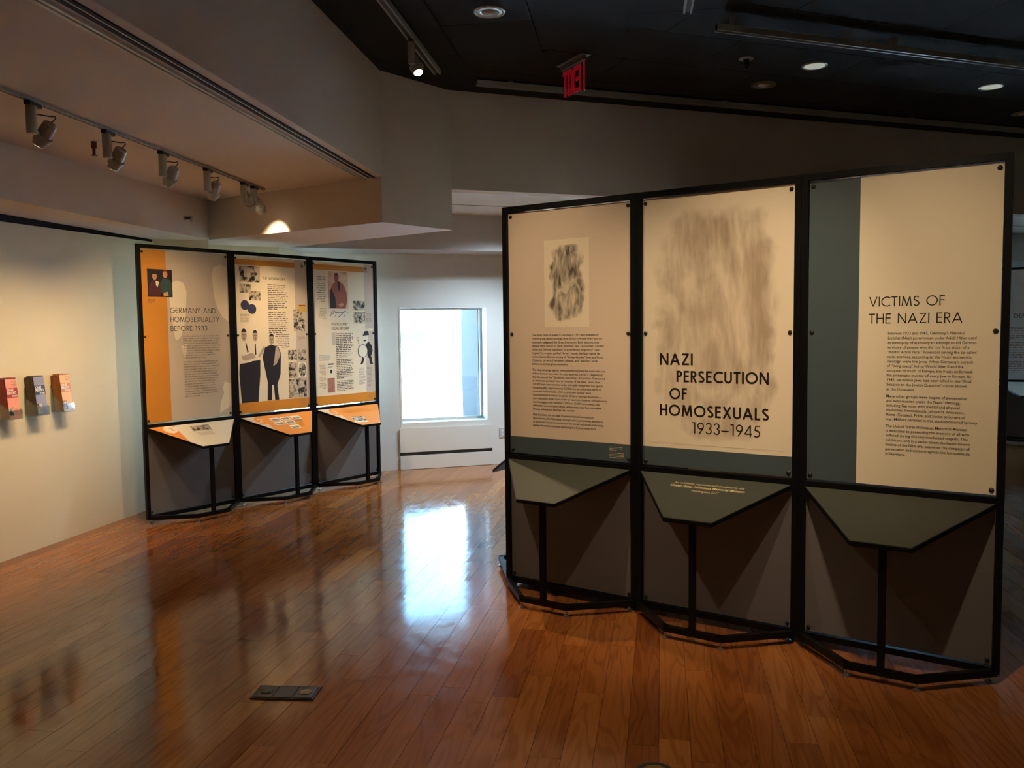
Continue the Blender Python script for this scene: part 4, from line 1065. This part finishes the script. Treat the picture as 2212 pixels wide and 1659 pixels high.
for y, aim, w in ((3.95, (.35, 4.95, 1.25), 1.0),):
    lamp_head(onA(y), 3.69, aim, 'spotlight aimed at the left bay of the title stand, above the picture', 'spotlights on the black ceiling', SPOT_STAND * w, 58, colour=(1, .75, .48))
for y, aim, w, lb in ((3.05, (1.05, 4.5, 1.2), 1.0, 'middle bay'), (2.35, (1.9, 3.9, 1.2), 1.0, 'right bay')):
    lamp_head(onS(y), 3.69, aim, 'spotlight aimed at the %s of the title stand, above the picture' % lb, 'spotlights on the black ceiling', SPOT_STAND * w, 58, colour=(1, .75, .48))

for y, tr_, aim, w, lb in ((1.2, onA, (-2.6, -4.0, 1.8), 150, 'left track, added to bounce light off the back wall'), (2.2, onA, (-.1, 2.6, 0), 40, 'left track, aimed at the floor'), (1.0, onS, (3.5, -4.2, 1.8), 150, 'short track, added to bounce light off the back wall')):  # back-wall heads are unseen additions; their bounce brightens the room
    lamp_head(tr_(y), 3.69, aim, 'spotlight out of view behind the camera on the %s' % lb, 'spotlights on the black ceiling', w, 95 if w > 50 else 66, colour=(1, .82, .64))

def downlight(p, r, kind, label):
    o = tag(empty('downlight', (p[0], p[1], ZC)), label, 'downlight', 'round downlights in the black ceiling')
    ring = 'pearl_metal' if kind != 'brown' else 'brass'
    MB().lathe((0, 0, -.0005), (0, 0, -1), [(0, r), (.006, r * .98), (.008, r * .90), (.003, r * .80)], 36).build('trim_ring', ring, o, True)
    if kind == 'lit':
        MB().lathe((0, 0, -.003), (0, 0, -1), [(0, r * .80), (.003, r * .78)], 32).build('diffuser', 'lens_dim', o)
    else:
        MB().lathe((0, 0, -.002), (0, 0, -1), [(0, r * .80), (.004, r * .78), (.006, r * .60), (.003, r * .56)], 32).build('reflector', 'steel' if kind == 'clear' else 'brass', o, True)
        MB().lathe((0, 0, -.003), (0, 0, -1), [(0, r * .5), (.004, r * .46), (.016, r * .2)], 24).build('bulb', 'lamp_white' if kind == 'clear' else 'pearl_metal', o, True)
# unseen downlights added to brighten the corridor, hidden by the title stand
for (x, y), aim, lb in (((.42, 9.05), (-1.0, 9.2, 0), 'left one'), ((1.35, 9.30), (-.1, 9.2, .3), 'right one')):
    cl = tag(empty('added_downlight', (x, y, ZF)), 'added cool fill light in the corridor ceiling behind the title stand, %s' % lb, 'downlight', 'added fill lights in the corridor')
    MB().lathe((0, 0, -.0005), (0, 0, -1), [(0, .09), (.006, .088), (.008, .080), (.003, .072)], 28).build('trim_ring', 'pearl_metal', cl, True)
    MB().lathe((0, 0, -.003), (0, 0, -1), [(0, .070), (.003, .068)], 24).build('lens', 'lens_dim', cl)
    spot(cl, (0, 0, -.02), (aim[0] - x, aim[1] - y, aim[2] - ZF), 130, 104, 1.0, (.70, .88, 1.0), .06)
downlight((-.121, 5.644), .108, 'clear', 'large round downlight with metal ring at the top edge, nearest the camera')
downlight((2.221, 7.393), .108, 'brown', 'bronze-tinted unlit downlight nearest the header wall')
downlight((2.476, 6.877), .104, 'lit', 'pale round downlight below the long hung track, left one of the two')
downlight((4.278, 7.532), .104, 'lit', 'pale round downlight at upper right, below the hung track end')
downlight((5.150, 8.496), .104, 'brown', 'downlight cut off by the right edge of the picture')
sn = tag(empty('ceiling_sensor', (1.868, 6.681, ZC)), 'black cylindrical sensor on a pale round plate in the black ceiling', 'sensor')
MB().lathe((0, 0, -.0005), (0, 0, -1), [(0, .058), (.004, .056), (.006, .05)], 24).build('plate', 'pearl_metal', sn, True)
MB().lathe((0, 0, -.006), (0, 0, -1), [(0, .024), (.05, .024), (.056, .016), (.075, .014)], 18).build('barrel', 'black_plastic', sn, True)
# exit sign: edge-lit plate read from its other side, so mirrored here
e0, e1 = Vector((.428, 6.80)), Vector((.585, 6.505))
ew = (e1 - e0).length
xs = tag(empty('exit_sign', (e0.x, e0.y, ZC), math.atan2((e1 - e0).y, (e1 - e0).x)), 'red edge-lit EXIT sign hanging from the black ceiling, seen from behind', 'exit sign')
MB().box(-.02, ew + .02, -.045, .045, -.012, -.0005).build('canopy', 'aluminium', xs)
MB().box(0, ew, -.016, .016, -.045, -.012).build('housing', 'aluminium', xs)
MB().box(0, ew, -.003, .003, -.275, -.045).build('sign_plate', 'acrylic', xs)
tx = MB()
def eb(x0, x1, z0, z1): tx.box(x0 * ew, x1 * ew, -.0052, .0052, -.262 + z0 * .2, -.262 + z1 * .2)
sl = lambda a, b, w: tx.add([(q[0] * ew, y, -.262 + q[1] * .2) for y in (-.0052, .0052) for q in ((a[0] - w, a[1]), (a[0] + w, a[1]), (b[0] + w, b[1]), (b[0] - w, b[1]))], [(0, 1, 2, 3), (7, 6, 5, 4), (0, 4, 5, 1), (1, 5, 6, 2), (2, 6, 7, 3), (3, 7, 4, 0)])
# reading from the far side right-to-left here: E at the right
eb(.76, .83, 0, 1); eb(.60, .76, 0, .16); eb(.60, .76, .84, 1); eb(.62, .76, .43, .57)
sl((.40, 0), (.57, 1), .042); sl((.57, 0), (.40, 1), .042)
eb(.285, .335, 0, 1)
eb(.13, .185, 0, .84); eb(.06, .25, .84, 1)
tx.build('exit_lettering', 'exit_red', xs)
MB().box(ew * .945, ew * .985, -.0054, .0054, -.274, -.046).build('edge_strip', 'exit_red', xs)
